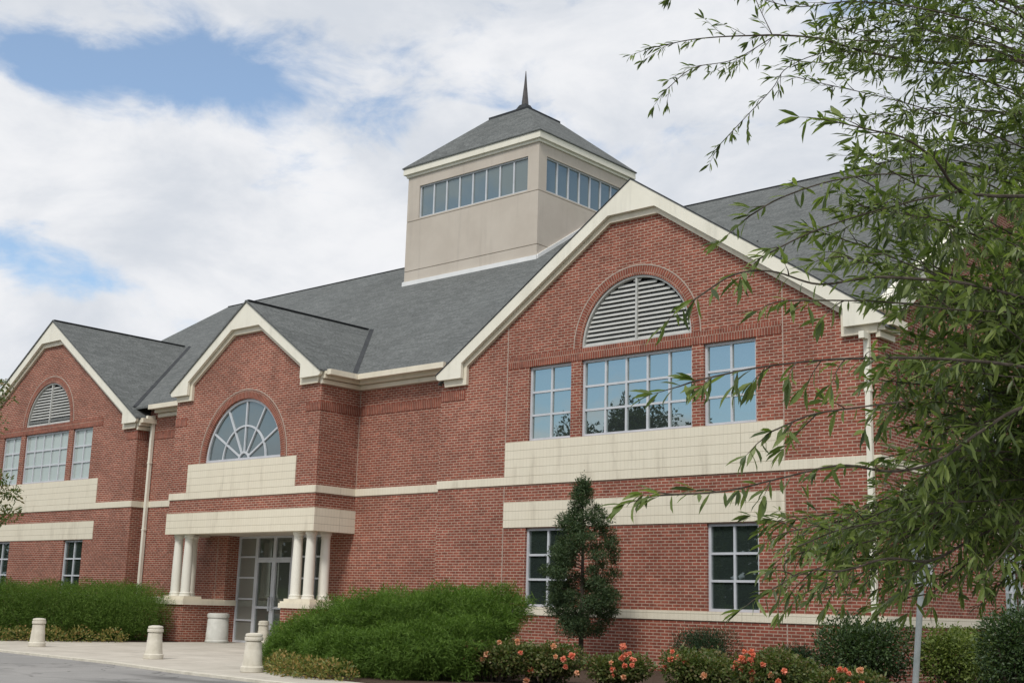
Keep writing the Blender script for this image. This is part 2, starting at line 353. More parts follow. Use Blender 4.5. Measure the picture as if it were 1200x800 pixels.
def wall(name, solid, cutters, m='brick', parent=None):
    me = cut(solid, cutters, name) if cutters else solid.mesh(name)
    set_uv(me, 'box'); return link(name, me, m, parent)

# ================================================================== SETTING
def sheet(name, poly, z0, z1, m):
    b = MB(); b.prism(poly, z0, z1, 'z'); return tag(b.build(name, m, None), kind='structure')
gnd = MB(); gnd.add([(-1500,-1500,-0.085),(1500,-1500,-0.085),(1500,1500,-0.085),(-1500,1500,-0.085)], [(0,1,2,3)])
tag(gnd.build('ground', 'grass'), kind='structure')
KERB = [(-70,-8.3),(-30,-8.2),(-20,-8.35),(-13.9,-8.75),(-8.5,-9.25),(-5.6,-9.8),(-2.9,-10.1),(2,-10.3),(12,-10.4),(40,-10.4)]
sheet('parking_road', [(x, y-0.004) for x, y in KERB]+[(40,-34),(-70,-34)], -0.08, -0.045, 'asphalt')
sheet('kerb', KERB+[(x, y+0.16) for x, y in KERB[::-1]], -0.08, 0.0, 'concrete_pre')
sheet('sidewalk', [(x, y+0.164) for x, y in KERB]+[(40,-9.3),(4,-9.2),(-1.2,-9.0),(-6.5,-6.0),(-8,0.5),(-13.9,0.5),(-13.9,1.0),(-18.46,1.0),(-18.46,0.5),(-18.2,-2.0),(-19.5,-6.2),(-30,-6.6),(-70,-6.6)], -0.08, 0.0, 'walk')
sheet('planting_bed', [(-19.6,-6.2),(-18.3,-2.2),(-18.5,-0.9),(-19.5,-0.9),(-19.7,0.5),(-23.2,0.5),(-23.3,0.05),(-36,0.05),(-60,-2),(-60,-6.5),(-30,-6.5)], -0.07, 0.015, 'mulch')
sheet('planting_bed', [(-4.7,-8.15),(-3.6,-8.75),(-1.3,-8.98),(1,-8.0),(2,-6.2),(8,-4.6),(20,-3),(20,9),(3.2,9),(3.2,-0.05),(-8.9,-0.05),(-9,0.5),(-12.6,0.5),(-11.5,-2.8),(-6.6,-6.4)], -0.07, 0.016, 'mulch')

# ================================================================== LIBRARY
LIB = empty('library_building'); tag(LIB, 'large red brick public building with three gables, grey shingle roofs and a tan cupola', 'building')
BC, LC, EC = -2.80, -29.27, -16.16                             # gable centre lines
ZA, SL = 11.15, 0.66                                           # gable B and L apex and pitch
YA, YE, YL = 0.56, -0.87, 0.10
def half_disc(cx, z0, r, n=28): return [(cx+r*math.cos(PI*i/n), z0+r*math.sin(PI*i/n)) for i in range(n+1)]
def cbox(x0, x1, z0, z1, y0=-2, y1=2): b = MB(); b.box(x0, x1, y0, y1, z0, z1); return b
def cprism(poly, y0, y1, axis='y'): b = MB(); b.prism(poly, y0, y1, axis); return b
UW = [(-5.96,-4.64),(-4.33,-1.23),(-0.93,0.38)]                # upper windows of bay B
LW = [(-5.96,-4.66),(-0.86,0.40)]
SH = LC-BC
def gable_bay(cx, x0, x1, y, dx):
    s = MB(); s.prism([(x0,-0.08),(x1,-0.08),(x1,ZA-0.1-SL*(x1-cx)),(cx,ZA-0.1),(x0,ZA-0.1-SL*(cx-x0))], y, y+0.3)
    cs = [cbox(a+dx, b+dx, 5.205, 7.02, y-1, y+1) for a, b in UW]+[cbox(a+dx, b+dx, 1.285, 3.115, y-1, y+1) for a, b in LW]
    cs.append(cprism(half_disc(cx+0.02, 7.315, 1.55), y-1, y+1))
    wall('front_wall', s, cs, 'brick', LIB)
gable_bay(BC, -8.95, 3.13, 0.0, 0.0)
gable_bay(LC, -35.2, -23.25, YL, SH)
b = MB(); b.prism([(-13.9,-0.08),(-8.65,-0.08),(-8.65,7.4),(-13.0,7.4),(-13.0,3.4),(-13.9,3.4)], YA, 1.01); b.build('recessed_wall', 'brick', LIB)
b = MB(); b.prism([(-18.46,-0.08),(-23.3,-0.08),(-23.3,7.4),(-19.3,7.4),(-19.3,3.4),(-18.46,3.4)], YA, 1.01); b.build('recessed_wall', 'brick', LIB)
pieces('bay_return_wall', 'brick', [(-8.95,-8.65,0.3,1.01,-0.08,7.0), (-23.55,-23.25,0.4,1.01,-0.08,7.0)])
ZE, SE = 9.88, 0.68
s = MB(); s.prism([(-19.6,3.6),(-12.74,3.6),(-12.74,ZE-0.1-SE*3.42),(EC,ZE-0.1),(-19.6,ZE-0.1-SE*3.44)], YE, YE+0.3)
wall('entrance_wall', s, [cprism(half_disc(-16.14, 5.205, 1.80), YE-1, YE+1)], 'brick', LIB)
pieces('entrance_return_wall', 'brick', [(-13.04,-12.74,YE+0.3,YA,3.6,7.4), (-19.6,-19.3,YE+0.3,YA,3.6,7.4)])
# right end wall with the big main gable, left end and back
RY, RZ, RS = 11.15, 14.61, 0.645
def main_z(y): return 7.48+RS*(min(y, 22.2-y+0.0)-0.1) if y <= RY else 7.48+RS*(22.2-y)
s = MB(); s.prism([(0.3,-0.08),(22,-0.08),(22,7.3),(RY,RZ-0.2),(0.3,7.3)], 2.83, 3.13, 'x')
SWIN = [(1.1,2.4,1.9,3.1),(6.1,7.4,1.285,3.1),(5.0,6.3,5.205,7.02),(8,11.2,5.205,7.02),(12,13.3,5.205,7.02),(10.4,11.7,1.285,3.1)]
wall('side_wall', s, [cprism([(a,z0),(c,z0),(c,z1),(a,z1)], 2, 4, 'x') for a, c, z0, z1 in SWIN], 'brick', LIB)
pieces('rear_wall', 'brick', [(-35.2,2.83,21.7,22,-0.08,7.3), (-35.2,-34.9,0.4,21.7,-0.08,6.9)])
b = MB(); b.prism([(0.4,-0.08),(21.7,-0.08),(21.7,7.3),(RY,RZ-0.2),(0.4,7.0)], -34.2, -33.9, 'x'); b.build('end_wall', 'brick', LIB)

# ---- cream block bands
def block(name, *boxes):
    b = MB()
    for x in boxes: b.box(*x)
    return b.build(name, 'block', LIB)
P = 0.022
block('upper_band', (-6.66,1.02,-P,0.0,4.36,5.20))
block('upper_band', (-6.66+SH,1.02+SH,YL-P,YL,4.36,5.20))
block('upper_band', (-18.74,-13.63,YE-P,YE,4.36,5.20))
block('lower_band', (-6.66,1.02,-P,0.0,3.135,3.75))
block('lower_band', (-6.66+SH,1.02+SH,YL-P,YL,3.135,3.75))
PC = []; Q = P+0.004
PC.append((-8.95-Q,3.13+Q,-Q,0.0,4.155,4.357)); PC.append((-12.74+Q,-8.95,YA-Q,YA,4.155,4.357))
PC.append((-19.6-Q,-12.74+Q,YE-Q,YE,4.155,4.357)); PC.append((-12.74,-12.74+Q,YE,YA-Q,4.155,4.357))
PC.append((-23.25+Q,-19.6,YA-Q,YA,4.155,4.357)); PC.append((-35.2,-23.25+Q,YL-Q,YL,4.155,4.357)); PC.append((-23.25,-23.25+Q,YL,YA-Q,4.155,4.357))
PC.append((3.13,3.13+Q,0.0,4.4,4.155,4.357)); PC.append((3.13,3.13+Q,4.44,22,4.155,4.357))
pieces('string_course', 'block', PC)
PC = []; PC.append((-8.95-Q,3.13+Q,-Q,0.0,1.095,1.28)); PC.append((3.13,3.13+Q,0.0,5.9,1.095,1.28)); PC.append((3.13,3.13+Q,7.5,22,1.095,1.28))
PC.append((-35.2,-23.25+Q,YL-Q,YL,1.095,1.28)); PC.append((-12.74+Q,-8.95,YA-Q,YA,1.095,1.28)); PC.append((-23.25+Q,-19.6,YA-Q,YA,1.095,1.28))
pieces('base_band', 'block', PC)
block('lower_band', (3.13,3.13+P,3.75,8.6,3.135,3.75), (3.13,3.13+P,0.8,2.7,3.68,3.86))
block('upper_band', (3.13,3.13+P,4.5,13.8,4.36,5.20))

# ---- soldier courses and brick arches
def ring(cx, z0, r0_, r1, y, n=40):
    b = MB(); vs = []; fs = []; uv = []
    for i in range(n+1):
        a = PI*i/n
        for r, yy in ((r0_, y), (r1, y), (r1, y+0.02), (r0_, y+0.1)): vs.append((cx+r*math.cos(a), yy, z0+r*math.sin(a))); uv.append((a*(r0_+r1)/2, r))
    for i in range(n):
        for k in range(4): fs.append((i*4+k, i*4+(k+1) % 4, i*4+4+(k+1) % 4, i*4+4+k))
    me = bpy.data.meshes.new('brick_arch'); me.from_pydata(vs, [], fs)
    bm = bmesh.new(); bm.from_mesh(me); bmesh.ops.recalc_face_normals(bm, faces=bm.faces); bm.to_mesh(me); bm.free()
    l = me.uv_layers.new(name='UVMap')
    for lp in me.loops: l.data[lp.index].uv = uv[lp.vertex_index]
    return link('brick_arch', me, 'soldier', LIB)
ring(BC+0.02, 7.315, 1.55, 1.76, -0.014); ring(LC+0.02, 7.315, 1.55, 1.76, YL-0.014); ring(-16.14, 5.215, 1.80, 2.03, YE-0.014)
def outline_ring(cx, z0, r, y):
    b = MB()
    for i in range(40):
        a0, a1 = PI*i/40, PI*(i+1)/40
        b.bar((cx+r*math.cos(a0), y, z0+r*math.sin(a0)), (cx+r*math.cos(a1), y, z0+r*math.sin(a1)), 0.03, 0.012)
    return b.build('arch_mortar_line', 'joint', LIB)
outline_ring(BC+0.02, 7.315, 1.785, -0.004); outline_ring(-16.14, 5.215, 2.06, YE-0.004); outline_ring(LC+0.02, 7.315, 1.785, YL-0.004)
PC = []
for dx, y in ((0, 0), (SH, YL)):
    PC.append((-6.62+dx, 1.0+dx, y-0.014, y, 7.03, 7.31))
PC.append((-8.95,-8.1,-0.014,0,6.41,6.645)); PC.append((-12.74,-8.95,YA-0.014,YA,6.41,6.645)); PC.append((-12.74,-12.726,YE,YA-0.014,6.41,6.645)); PC.append((-13.35,-12.726,YE-0.014,YE,6.41,6.645))
PC.append((-19.6,-19.0,YE-0.014,YE,6.41,6.645)); PC.append((-23.25,-19.6,YA-0.014,YA,6.41,6.645)); PC.append((-23.25,-23.236,YL,YA-0.014,6.41,6.645)); PC.append((-23.9,-23.236,YL-0.014,YL,6.41,6.645))
pieces('soldier_course', 'soldier', PC)
PC = []
for x0, z0, z1, y in ((-6.67,-0.0,1.09,0),(-6.67,1.29,4.15,0),(-6.67,4.37,8.4,0),(1.03,0,1.09,0),(1.03,1.29,4.15,0),(1.03,4.37,8.5,0)): PC.append((x0-0.011,x0+0.011,y-0.004,y,z0,z1))
PC.append((-12.735,-12.715,YA-0.005,YA,4.36,6.40)); PC.append((-12.735,-12.715,YA-0.005,YA,6.65,7.1)); PC.append((-18.95,-18.93,YA-0.005,YA,0,3.1))
pieces('control_joint', 'joint', PC)

# ---- roofs
def vroof(name, cx, za, sl, hw, y0, y1, th=0.055):
    ze = za-sl*hw
    b = MB(); b.prism([(cx-hw,ze),(cx,za),(cx+hw,ze),(cx+hw,ze-th),(cx,za-th),(cx-hw,ze-th)], y0, y1)
    return b.build(name, 'shingle', LIB, 'roof')
b = MB(); b.prism([(0.16,7.50),(RY,RZ),(22.14,7.50),(22.14,7.43),(RY,RZ-0.075),(0.16,7.43)], -34.25, 3.45, 'x'); roof_main = b.build('main_roof', 'shingle', LIB, 'roof')
b = MB(); zb, th = ZA-0.16, 0.055
for hr, y0_, y1_ in ((6.2, -0.10, 0.30), (5.70, 0.30, 6.2)):
    b.prism([(BC-6.2,zb-SL*6.2),(BC,zb),(BC+hr,zb-SL*hr),(BC+hr,zb-SL*hr-th),(BC,zb-th),(BC-6.2,zb-SL*6.2-th)], y0_, y1_-0.002)
b.build('gable_roof', 'shingle', LIB, 'roof'); vroof('gable_roof', LC, ZA+0.05, SL, 6.2, YL-0.235, 6.2); vroof('gable_roof', EC, ZE+0.05, SE, 3.58, YE-0.235, 4.2)
de = MB(); zz = lambda d: ZA-SL*d
de.prism([(BC-6.2,zz(6.2)+.001),(BC,ZA+.001),(BC+6.2,zz(6.2)+.001),(BC+6.2,zz(6.2)+.03),(BC,ZA+.03),(BC-6.2,zz(6.2)+.03)], -0.215, -0.095); de.build('drip_edge', 'cap', LIB)
def ridge_bar(a, c, w=0.20): b = MB(); b.bar(a, c, w, 0.03, (0, 0, 1)); b.build('ridge_cap', 'cap', LIB)
ridge_bar((LC, YL-0.2, ZA+0.045), (LC, 5.6, ZA+0.045)); ridge_bar((EC, YE-0.2, ZE+0.045), (EC, 3.72, ZE+0.045))
ridge_bar((-34.2, RY, RZ-0.012), (3.4, RY, RZ-0.012), 0.16)
def valley(cx, za, sl, side):                                  # metal strip where a gable roof meets the main roof
    n = Vector((side*sl, 0, 1)).normalized()+Vector((0, -RS, 1)).normalized()
    yt = 0.16+(za-7.5)/RS; xb = cx+side*(za-7.5)/sl
    o = n.normalized()*0.032; b = MB(); b.bar(Vector((xb, 0.16, 7.5))+o, Vector((cx, yt, za))+o, 0.13, 0.02, n); b.build('roof_valley', 'cap', LIB)
for cx, za, sl in ((LC, ZA+.05, SL), (EC, ZE+.05, SE)):
    for sd in (-1, 1): valley(cx, za, sl, sd)
valley(BC, ZA-.16, SL, -1)

# ---- rake trim
def rake(cx, za, sl, hw, y, yw):
    def poly(drop, flat, ins, blk, bot):
        ze = za-sl*hw; hb = hw-blk
        L = [(cx-hw+ins, ze+ins*sl), (cx, za), (cx+hw-ins, ze+ins*sl)]
        xf = (za-drop-flat)/1.0
        xin = max(0.05, (flat-drop)/sl)
        zin = lambda d: za-sl*d-drop
        R = [(cx+hw-ins-0.02, ze-0.09), (cx+hw-ins-0.08, bot), (cx+hb, bot), (cx+hb, zin(hb)), (cx+xin, za-flat), (cx-xin, za-flat), (cx-hb, zin(hb)), (cx-hb, bot), (cx-hw+ins+0.08, bot), (cx-hw+ins+0.02, ze-0.09)]
        return L+R
    ze = za-sl*hw
    b = MB(); b.prism(poly(0.33, 0.77, 0.0, 0.88, ze-0.13), y, y+0.09); b.build('rake_board', 'trim', LIB)
    b = MB(); b.prism(poly(0.47, 0.92, 0.14, 0.98, ze-0.30), y+0.11, yw); b.build('rake_molding', 'gutter', LIB)
rake(BC, ZA, SL, 6.18, -0.2, -0.001); rake(LC, ZA, SL, 6.18, YL-0.2, YL-0.001); rake(EC, ZE, SE, 3.56, YE-0.2, YE-0.001)
b = MB()                                                       # rake of the right gable end
b.prism([(-0.1,7.22),(-0.1,7.38),(RY,RZ-0.08),(22.3,7.30),(22.3,6.95),(RY,RZ-0.50),(0.6,7.22)], 3.14, 3.40, 'x'); b.build('rake_board', 'trim', LIB)
# ---- cornices and gutters
def cornice(runs):
    b = MB()
    for r in runs: b.box(*r)
    return b.build('cornice_gutter', 'gutter', LIB)
def run_y(x0, x1, yw, zt): return [(x0,x1,yw-0.50,yw-0.34,zt-0.15,zt),(x0,x1,yw-0.345,yw,zt-0.13,zt-0.04),(x0,x1,yw-0.24,yw,zt-0.235,zt-0.132),(x0,x1,yw-0.10,yw,zt-0.37,zt-0.25)]
def run_x(y0, y1, xw, zt, o=0.4): return [(xw+o-0.15,xw+o,y0,y1,zt-0.15,zt),(xw,xw+o-0.145,y0,y1,zt-0.13,zt-0.04),(xw,xw+0.2,y0,y1,zt-0.235,zt-0.132),(xw,xw+0.09,y0,y1,zt-0.37,zt-0.25)]
cornice([(-12.318,-9.0,YA-0.50,YA-0.34,7.35,7.50),(-12.463,-9.0,YA-0.338,YA,7.37,7.46),(-12.538,-8.96,YA-0.24,YA,7.265,7.368),(-12.648,-8.96,YA-0.10,YA,7.13,7.25)])
cornice([(-22.7,-19.62,YA-0.50,YA-0.34,7.35,7.50),(-22.7,-19.62,YA-0.345,YA,7.37,7.46),(-22.7,-19.61,YA-0.24,YA,7.265,7.368),(-22.7,-19.61,YA-0.10,YA,7.13,7.25)])
y0 = YE-0.06
cornice([(-12.47,-12.32,y0,YA-0.34,7.352,7.498),(-12.74,-12.465,y0,YA-0.001,7.372,7.458),(-12.74,-12.54,y0,YA-0.001,7.267,7.366),(-12.74,-12.65,y0,YA-0.001,7.132,7.248)])
cornice(run_x(YL-0.06,YA+0.0,-23.25,7.08,0.36)); cornice(run_x(-0.06,0.62,3.131,7.05,0.36))

# ---- downspouts
def downspout(x, y, zt):
    b = MB(); b.box(x-0.055,x+0.055,y-0.10,y,0.05,zt); b.box(x-0.055,x+0.055,y-0.30,y-0.102,zt-0.16,zt-0.02)
    for z in (1.6, 3.4, 5.6): b.box(x-0.075,x+0.075,y-0.108,y-0.001,z,z+0.05)
    b.build('downspout', 'trim', LIB)
downspout(2.95, -0.03, 6.80); downspout(-22.98, YA-0.03, 7.2)

# ---- windows
def mapper(axis, w):
    return (lambda u, d, z: (u, w+d, z)) if axis == 'y' else (lambda u, d, z: (w-d, u, z))
def window(x0, x1, z0, z1, w, cols, rows, glass, axis='y', rec=0.07, fr=0.06, mu=0.05, name='window', parent=None, blind=None):
    mp = mapper(axis, w); b = MB()
    def bx(a, c, e, f, d0, d1):
        p, q = mp(a, d0, e), mp(c, d1, f); b.box(min(p[0],q[0]),max(p[0],q[0]),min(p[1],q[1]),max(p[1],q[1]),e,f)
    bx(x0,x0+fr,z0,z1,rec,rec+0.09); bx(x1-fr,x1,z0,z1,rec,rec+0.09); bx(x0+fr,x1-fr,z0,z0+fr,rec,rec+0.09); bx(x0+fr,x1-fr,z1-fr,z1,rec,rec+0.09)
    xs = [x0+fr+(x1-x0-2*fr)*i/cols for i in range(cols+1)]; zs = [z0+fr+(z1-z0-2*fr)*i/rows for i in range(rows+1)]
    for x in xs[1:-1]: bx(x-mu/2,x+mu/2,z0+fr,z1-fr,rec+0.01,rec+0.08)
    for z in zs[1:-1]:
        for i in range(cols): bx(xs[i]+(mu/2 if i else 0), xs[i+1]-(mu/2 if i < cols-1 else 0), z-mu/2, z+mu/2, rec+0.012, rec+0.078)
    f = b.build(name, 'frame', parent or LIB)
    g = MB()
    for i in range(cols):
        for j in range(rows):
            t1, t2 = random.gauss(0, 0.0022), random.gauss(0, 0.0022); h, k = (xs[i+1]-xs[i])/2, (zs[j+1]-zs[j])/2
            q = [mp(xs[i]+h+sx*h, rec+0.05+sx*h*t1+sz*k*t2, zs[j]+k+sz*k) for sx, sz in ((-1,-1),(1,-1),(1,1),(-1,1))]
            g.add(q, [(0,1,2,3)] if axis == 'y' else [(0,1,2,3)])
    pn = bpy.data.meshes.new('pane'); pn.from_pydata(g.v, [], g.f); link('pane', pn, glass, f)
    bk = MB(); p, q = mp(x0+0.01, rec+0.10, z0), mp(x1-0.01, rec+0.12, z1); bk.box(min(p[0],q[0]),max(p[0],q[0]),min(p[1],q[1]),max(p[1],q[1]),z0+0.01,z1-0.01)
    bk.build('blind' if blind else 'backing', 'dark', f)
    return f
for (a, c), n in zip(UW, (2, 5, 2)):
    window(a, c, 5.205, 7.02, 0.0, n, 3, 'glass_blue'); window(a+SH, c+SH, 5.205, 7.02, YL, n, 3, 'glass_blind')
for a, c in LW:
    window(a, c, 1.285, 3.115, 0.0, 2, 3, 'glass_dark'); window(a+SH, c+SH, 1.285, 3.115, YL, 2, 3, 'glass_dark')
for a, c, z0, z1 in SWIN:
    window(a, c, z0, z1, 3.13, max(2, round((c-a)/0.65)), 3, 'glass_dark', 'x')
# fanlight
def fanlight(cx, z0, R, y):
    b = MB(); n = 36; yy = y+0.10
    def arc(r, w, d=0.07):
        for i in range(n):
            a0, a1 = PI*i/n, PI*(i+1)/n
            vs = [(cx+rr*math.cos(a), yv, z0+rr*math.sin(a)) for a in (a0, a1) for rr, yv in ((r-w/2, yy-d/2), (r+w/2, yy-d/2), (r+w/2, yy+d/2), (r-w/2, yy+d/2))]
            b.add(vs, [(0,1,5,4),(1,2,6,5),(2,3,7,6),(3,0,4,7)])
    arc(R-0.04, 0.08, 0.09); arc(R*0.56, 0.05); arc(R*0.13, 0.06)
    b.box(cx-R, cx+R, yy-0.05, yy+0.05, z0, z0+0.07)
    for k in range(1, 6):
        a = PI*k/6; d = (math.cos(a), math.sin(a))
        b.bar((cx+d[0]*R*0.13, yy, z0+d[1]*R*0.13), (cx+d[0]*(R-0.05), yy, z0+d[1]*(R-0.05)), 0.05, 0.066)
    f = b.build('fan_window', 'frame', LIB)
    g = MB()
    for k in range(6):
        a = [PI*(k+i/6)/6 for i in range(7)]
        g.add([(cx, yy+0.01, z0)]+[(cx+(R-0.02)*math.cos(x), yy+0.01+0.004*math.sin(k*2.1), z0+(R-0.02)*math.sin(x)) for x in a], [tuple(range(8))])
    pn = bpy.data.meshes.new('pane'); pn.from_pydata(g.v, [], g.f); link('pane', pn, 'glass_fan', f)
fanlight(-16.14, 5.21, 1.80, YE)
# half-round louvres
def louvre(cx, z0, R, y):
    b = MB(); n = 14
    for i in range(n):
        z = z0+0.05+(R-0.06)*i/n; w = math.sqrt(max(0.01, (R-0.05)**2-(z-z0+0.07)**2))
        for sx in (-1, 1):
            x0, x1 = (cx-w, cx-0.025) if sx < 0 else (cx+0.025, cx+w)
            b.add([(x0,y+0.055,z),(x1,y+0.055,z),(x1,y+0.125,z+0.085),(x0,y+0.125,z+0.085),(x0,y+0.065,z-0.012),(x1,y+0.065,z-0.012),(x1,y+0.135,z+0.073),(x0,y+0.135,z+0.073)],
                  [(0,1,2,3),(7,6,5,4),(0,4,5,1),(1,5,6,2),(2,6,7,3),(3,7,4,0)])
    f = b.build('louvre_vent', 'louvre', LIB)
    b = MB(); yy = y+0.06
    for i in range(36):
        a0, a1 = PI*i/36, PI*(i+1)/36
        vs = [(cx+rr*math.cos(a), yv, z0+rr*math.sin(a)) for a in (a0, a1) for rr, yv in ((R-0.05,yy-0.04),(R,yy-0.04),(R,yy+0.08),(R-0.05,yy+0.08))]
        b.add(vs, [(0,1,5,4),(1,2,6,5),(2,3,7,6),(3,0,4,7)])
    b.box(cx-R, cx+R, yy-0.041, yy+0.08, z0, z0+0.045); b.box(cx-0.025, cx+0.025, yy-0.03, yy+0.06, z0+0.046, z0+R-0.03)
    b.build('vent_frame', 'louvre', f)
    b = MB(); b.prism(half_disc(cx, z0, R-0.005), y+0.20, y+0.24); b.build('vent_backing', 'dark', f)
louvre(BC+0.02, 7.315, 1.55, 0.0); louvre(LC+0.02, 7.315, 1.55, YL)

# ---- entrance porch
b = MB(); b.box(-19.64,-12.69,YE-0.035,YE+0.31,3.13,3.752); b.box(-12.9,-12.69,YE+0.312,YA-0.001,3.13,3.752); b.box(-19.64,-19.4,YE+0.312,YA-0.001,3.13,3.752); b.build('canopy_band', 'block', LIB)
b = MB(); b.box(-19.39,-12.91,YE+0.312,1.2,3.16,3.3); b.build('porch_soffit', 'stucco', LIB)
for x0, x1, inner in ((-19.65,-18.46,1), (-13.92,-12.70,-1)):
    b = MB(); b.box(x0, x1, YE, YA-0.001, -0.08, 1.07); b.build('pedestal', 'brick', LIB)
    b = MB(); b.box(x0-0.05, x1+0.05, YE-0.05, YA-0.002, 1.07, 1.20); b.box(x0-0.02, x1+0.02, YE-0.02, YA-0.003, 1.20, 1.25)
    b.box(x0+0.06, x1-0.06, YE+0.04, YE+0.66, 1.25, 1.32)
    if inner > 0: b.box(x1, x1+0.05, YA, 0.98, 1.07, 1.24)
    else: b.box(x0-0.05, x0, YA, 0.98, 1.07, 1.24)
    b.build('pedestal_cap', 'gutter', LIB)
prof = [(0.175,0),(0.175,0.05),(0.155,0.055),(0.168,0.075),(0.168,0.10),(0.142,0.115),(0.142,0.5),(0.139,0.9),(0.122,1.62),(0.132,1.63),(0.132,1.655),(0.122,1.66),(0.14,1.72),(0.162,1.74),(0.162,1.81)]
for x, y in ((-19.29,-0.62),(-18.77,-0.62),(-19.29,-0.10),(-13.64,-0.62),(-13.10,-0.62),(-13.10,-0.10)):
    b = MB(); b.lathe(prof, (x, y, 1.32), 28); b.build('column', 'column', LIB, None, True)
for y, x in ((-0.10,-19.29),(-0.10,-13.10)):
    b = MB(); b.box(x-0.17, x+0.17, y-0.15, y+0.17, 1.25, 1.32); b.build('column_plinth', 'gutter', LIB)
# storefront: side lights, transom and two doors at y = 1
def glazed(name, x0, x1, z0, z1, zs, y, fr, glass='glass_door', rail=0.05, parent=None):
    b = MB(); b.box(x0,x0+fr,y,y+0.1,z0,z1); b.box(x1-fr,x1,y,y+0.1,z0,z1); b.box(x0+fr,x1-fr,y,y+0.1,z0,z0+fr); b.box(x0+fr,x1-fr,y,y+0.1,z1-fr,z1)
    for z in zs: b.box(x0+fr,x1-fr,y+0.01,y+0.09,z-rail/2,z+rail/2)
    f = b.build(name, 'frame', parent or LIB)
    g = bpy.data.meshes.new('pane'); e = random.gauss(0, .004); g.from_pydata([(x0+fr/2,y+0.05,z0),(x1-fr/2,y+0.05+e,z0),(x1-fr/2,y+0.05+e,z1),(x0+fr/2,y+0.05,z1)], [], [(0,1,2,3)]); link('pane', g, glass, f); return f
glazed('sidelight', -18.46, -17.55, 0.0, 3.16, (0.66,1.29,1.92,2.54), 0.99, 0.06, 'glass_side')
for x0, x1 in ((-17.548,-16.70),(-16.698,-15.85)):
    d = glazed('door', x0, x1, 0.01, 2.46, (1.05,), 0.985, 0.085, rail=0.07)
    h = MB(); xh = -16.77 if x0 < -17 else -16.63; h.bar((xh, 0.93, 0.95), (xh, 0.93, 1.35), 0.03, 0.03); h.box(xh-.012,xh+.012,0.93,0.985,0.97,1.0); h.box(xh-.012,xh+.012,0.93,0.985,1.3,1.33); h.build('handle', 'frame', d)
    glazed('transom_window', x0, x1, 2.462, 3.16, (), 0.99, 0.06)
for x0, x1 in ((-15.848,-14.87),(-14.868,-13.9)): glazed('sidelight', x0, x1, 0.0, 3.16, (0.66,1.29,1.92,2.54), 0.99, 0.06)
b = MB(); b.box(-18.46,-13.9,1.12,1.16,-0.05,3.3); b.build('vestibule_backing', 'dark', LIB)

# ---- cupola
CX0, CX1, CY0, CY1 = -19.62, -13.12, 8.5, 13.80; CM, CY = -16.37, 11.15
s = MB(); s.box(CX0, CX1, CY0, CY1, 10.0, 17.12)
cs = [cbox(-19.0,-13.62,15.42,16.68,CY0-1,CY0+0.4), cprism([(8.93,15.42),(13.38,15.42),(13.38,16.68),(8.93,16.68)], CX1-0.4, CX1+1, 'x')]
for z in (15.335, 13.40):
    cs += [cbox(CX0-1,CX1+1,z,z+0.03,CY0-1,CY0+0.025), cprism([(CY0-1,z),(CY1+1,z),(CY1+1,z+0.03),(CY0-1,z+0.03)], CX1-0.025, CX1+1, 'x')]
CUP = wall('cupola', s, cs, 'stucco', LIB)
b = MB(); b.box(CM-3.31,CM+3.31,CY-2.71,CY+2.71,17.10,17.20); b.box(CM-3.40,CM+3.40,CY-2.80,CY+2.80,17.202,17.44); b.build('cupola_fascia', 'trim', CUP)
b = MB(); hx, hy, s1, zc = 3.44, 2.84, 0.90, 19.46
b.add([(CM-hx,CY-hy,17.44),(CM+hx,CY-hy,17.44),(CM+hx,CY+hy,17.44),(CM-hx,CY+hy,17.44),(CM-hx,CY-hy,17.475),(CM+hx,CY-hy,17.475),(CM+hx,CY+hy,17.475),(CM-hx,CY+hy,17.475),
       (CM+.2-s1,CY-s1,zc),(CM+.2+s1,CY-s1,zc),(CM+.2+s1,CY+s1,zc),(CM+.2-s1,CY+s1,zc)],
      [(0,3,2,1),(0,1,5,4),(1,2,6,5),(2,3,7,6),(3,0,4,7),(4,5,9,8),(5,6,10,9),(6,7,11,10),(7,4,8,11),(8,9,10,11)])
b.build('cupola_roof', 'shingle', CUP, 'roof')
b = MB(); vs = []; st = [(0.97,zc-0.09),(0.97,zc+0.02),(0.52,zc+0.25),(0.24,zc+0.43),(0.15,zc+0.60)]
CK = CM+0.2
for h, z in st: vs += [(CK-h,CY-h,z),(CK+h,CY-h,z),(CK+h,CY+h,z),(CK-h,CY+h,z)]
b.add(vs, [(3,2,1,0),(16,17,18,19)]+[(i*4+k, i*4+(k+1) % 4, i*4+4+(k+1) % 4, i*4+4+k) for i in range(4) for k in range(4)]); b.build('roof_cap', 'cap', CUP)
b = MB(); b.lathe([(0.14,0),(0.12,0.22),(0.06,0.82),(0.012,1.42)], (CK, CY, zc+0.585), 8); b.build('spire', 'spire', CUP)
zr = lambda y: 7.475+RS*(y-0.08)
b = MB(); b.box(CX0-0.04,CX1+0.04,CY0-0.07,CY0-0.001,zr(CY0)-0.15,zr(CY0)+0.10)
for x0, x1 in ((CX1+0.001,CX1+0.06),(CX0-0.06,CX0-0.001)): b.prism([(CY0-0.0,zr(CY0)-0.1),(RY,zr(RY)-0.1),(RY,zr(RY)+0.13),(CY0-0.0,zr(CY0)+0.13)], x0, x1, 'x')
b.build('flashing', 'flash', CUP)
window(-19.0,-13.62,15.42,16.68,CY0,8,1,'glass_grey','y',0.06,0.05,0.06,'cupola_window',CUP)
window(8.93,13.38,15.42,16.68,CX1,7,1,'glass_grey','x',0.06,0.05,0.06,'cupola_window',CUP)

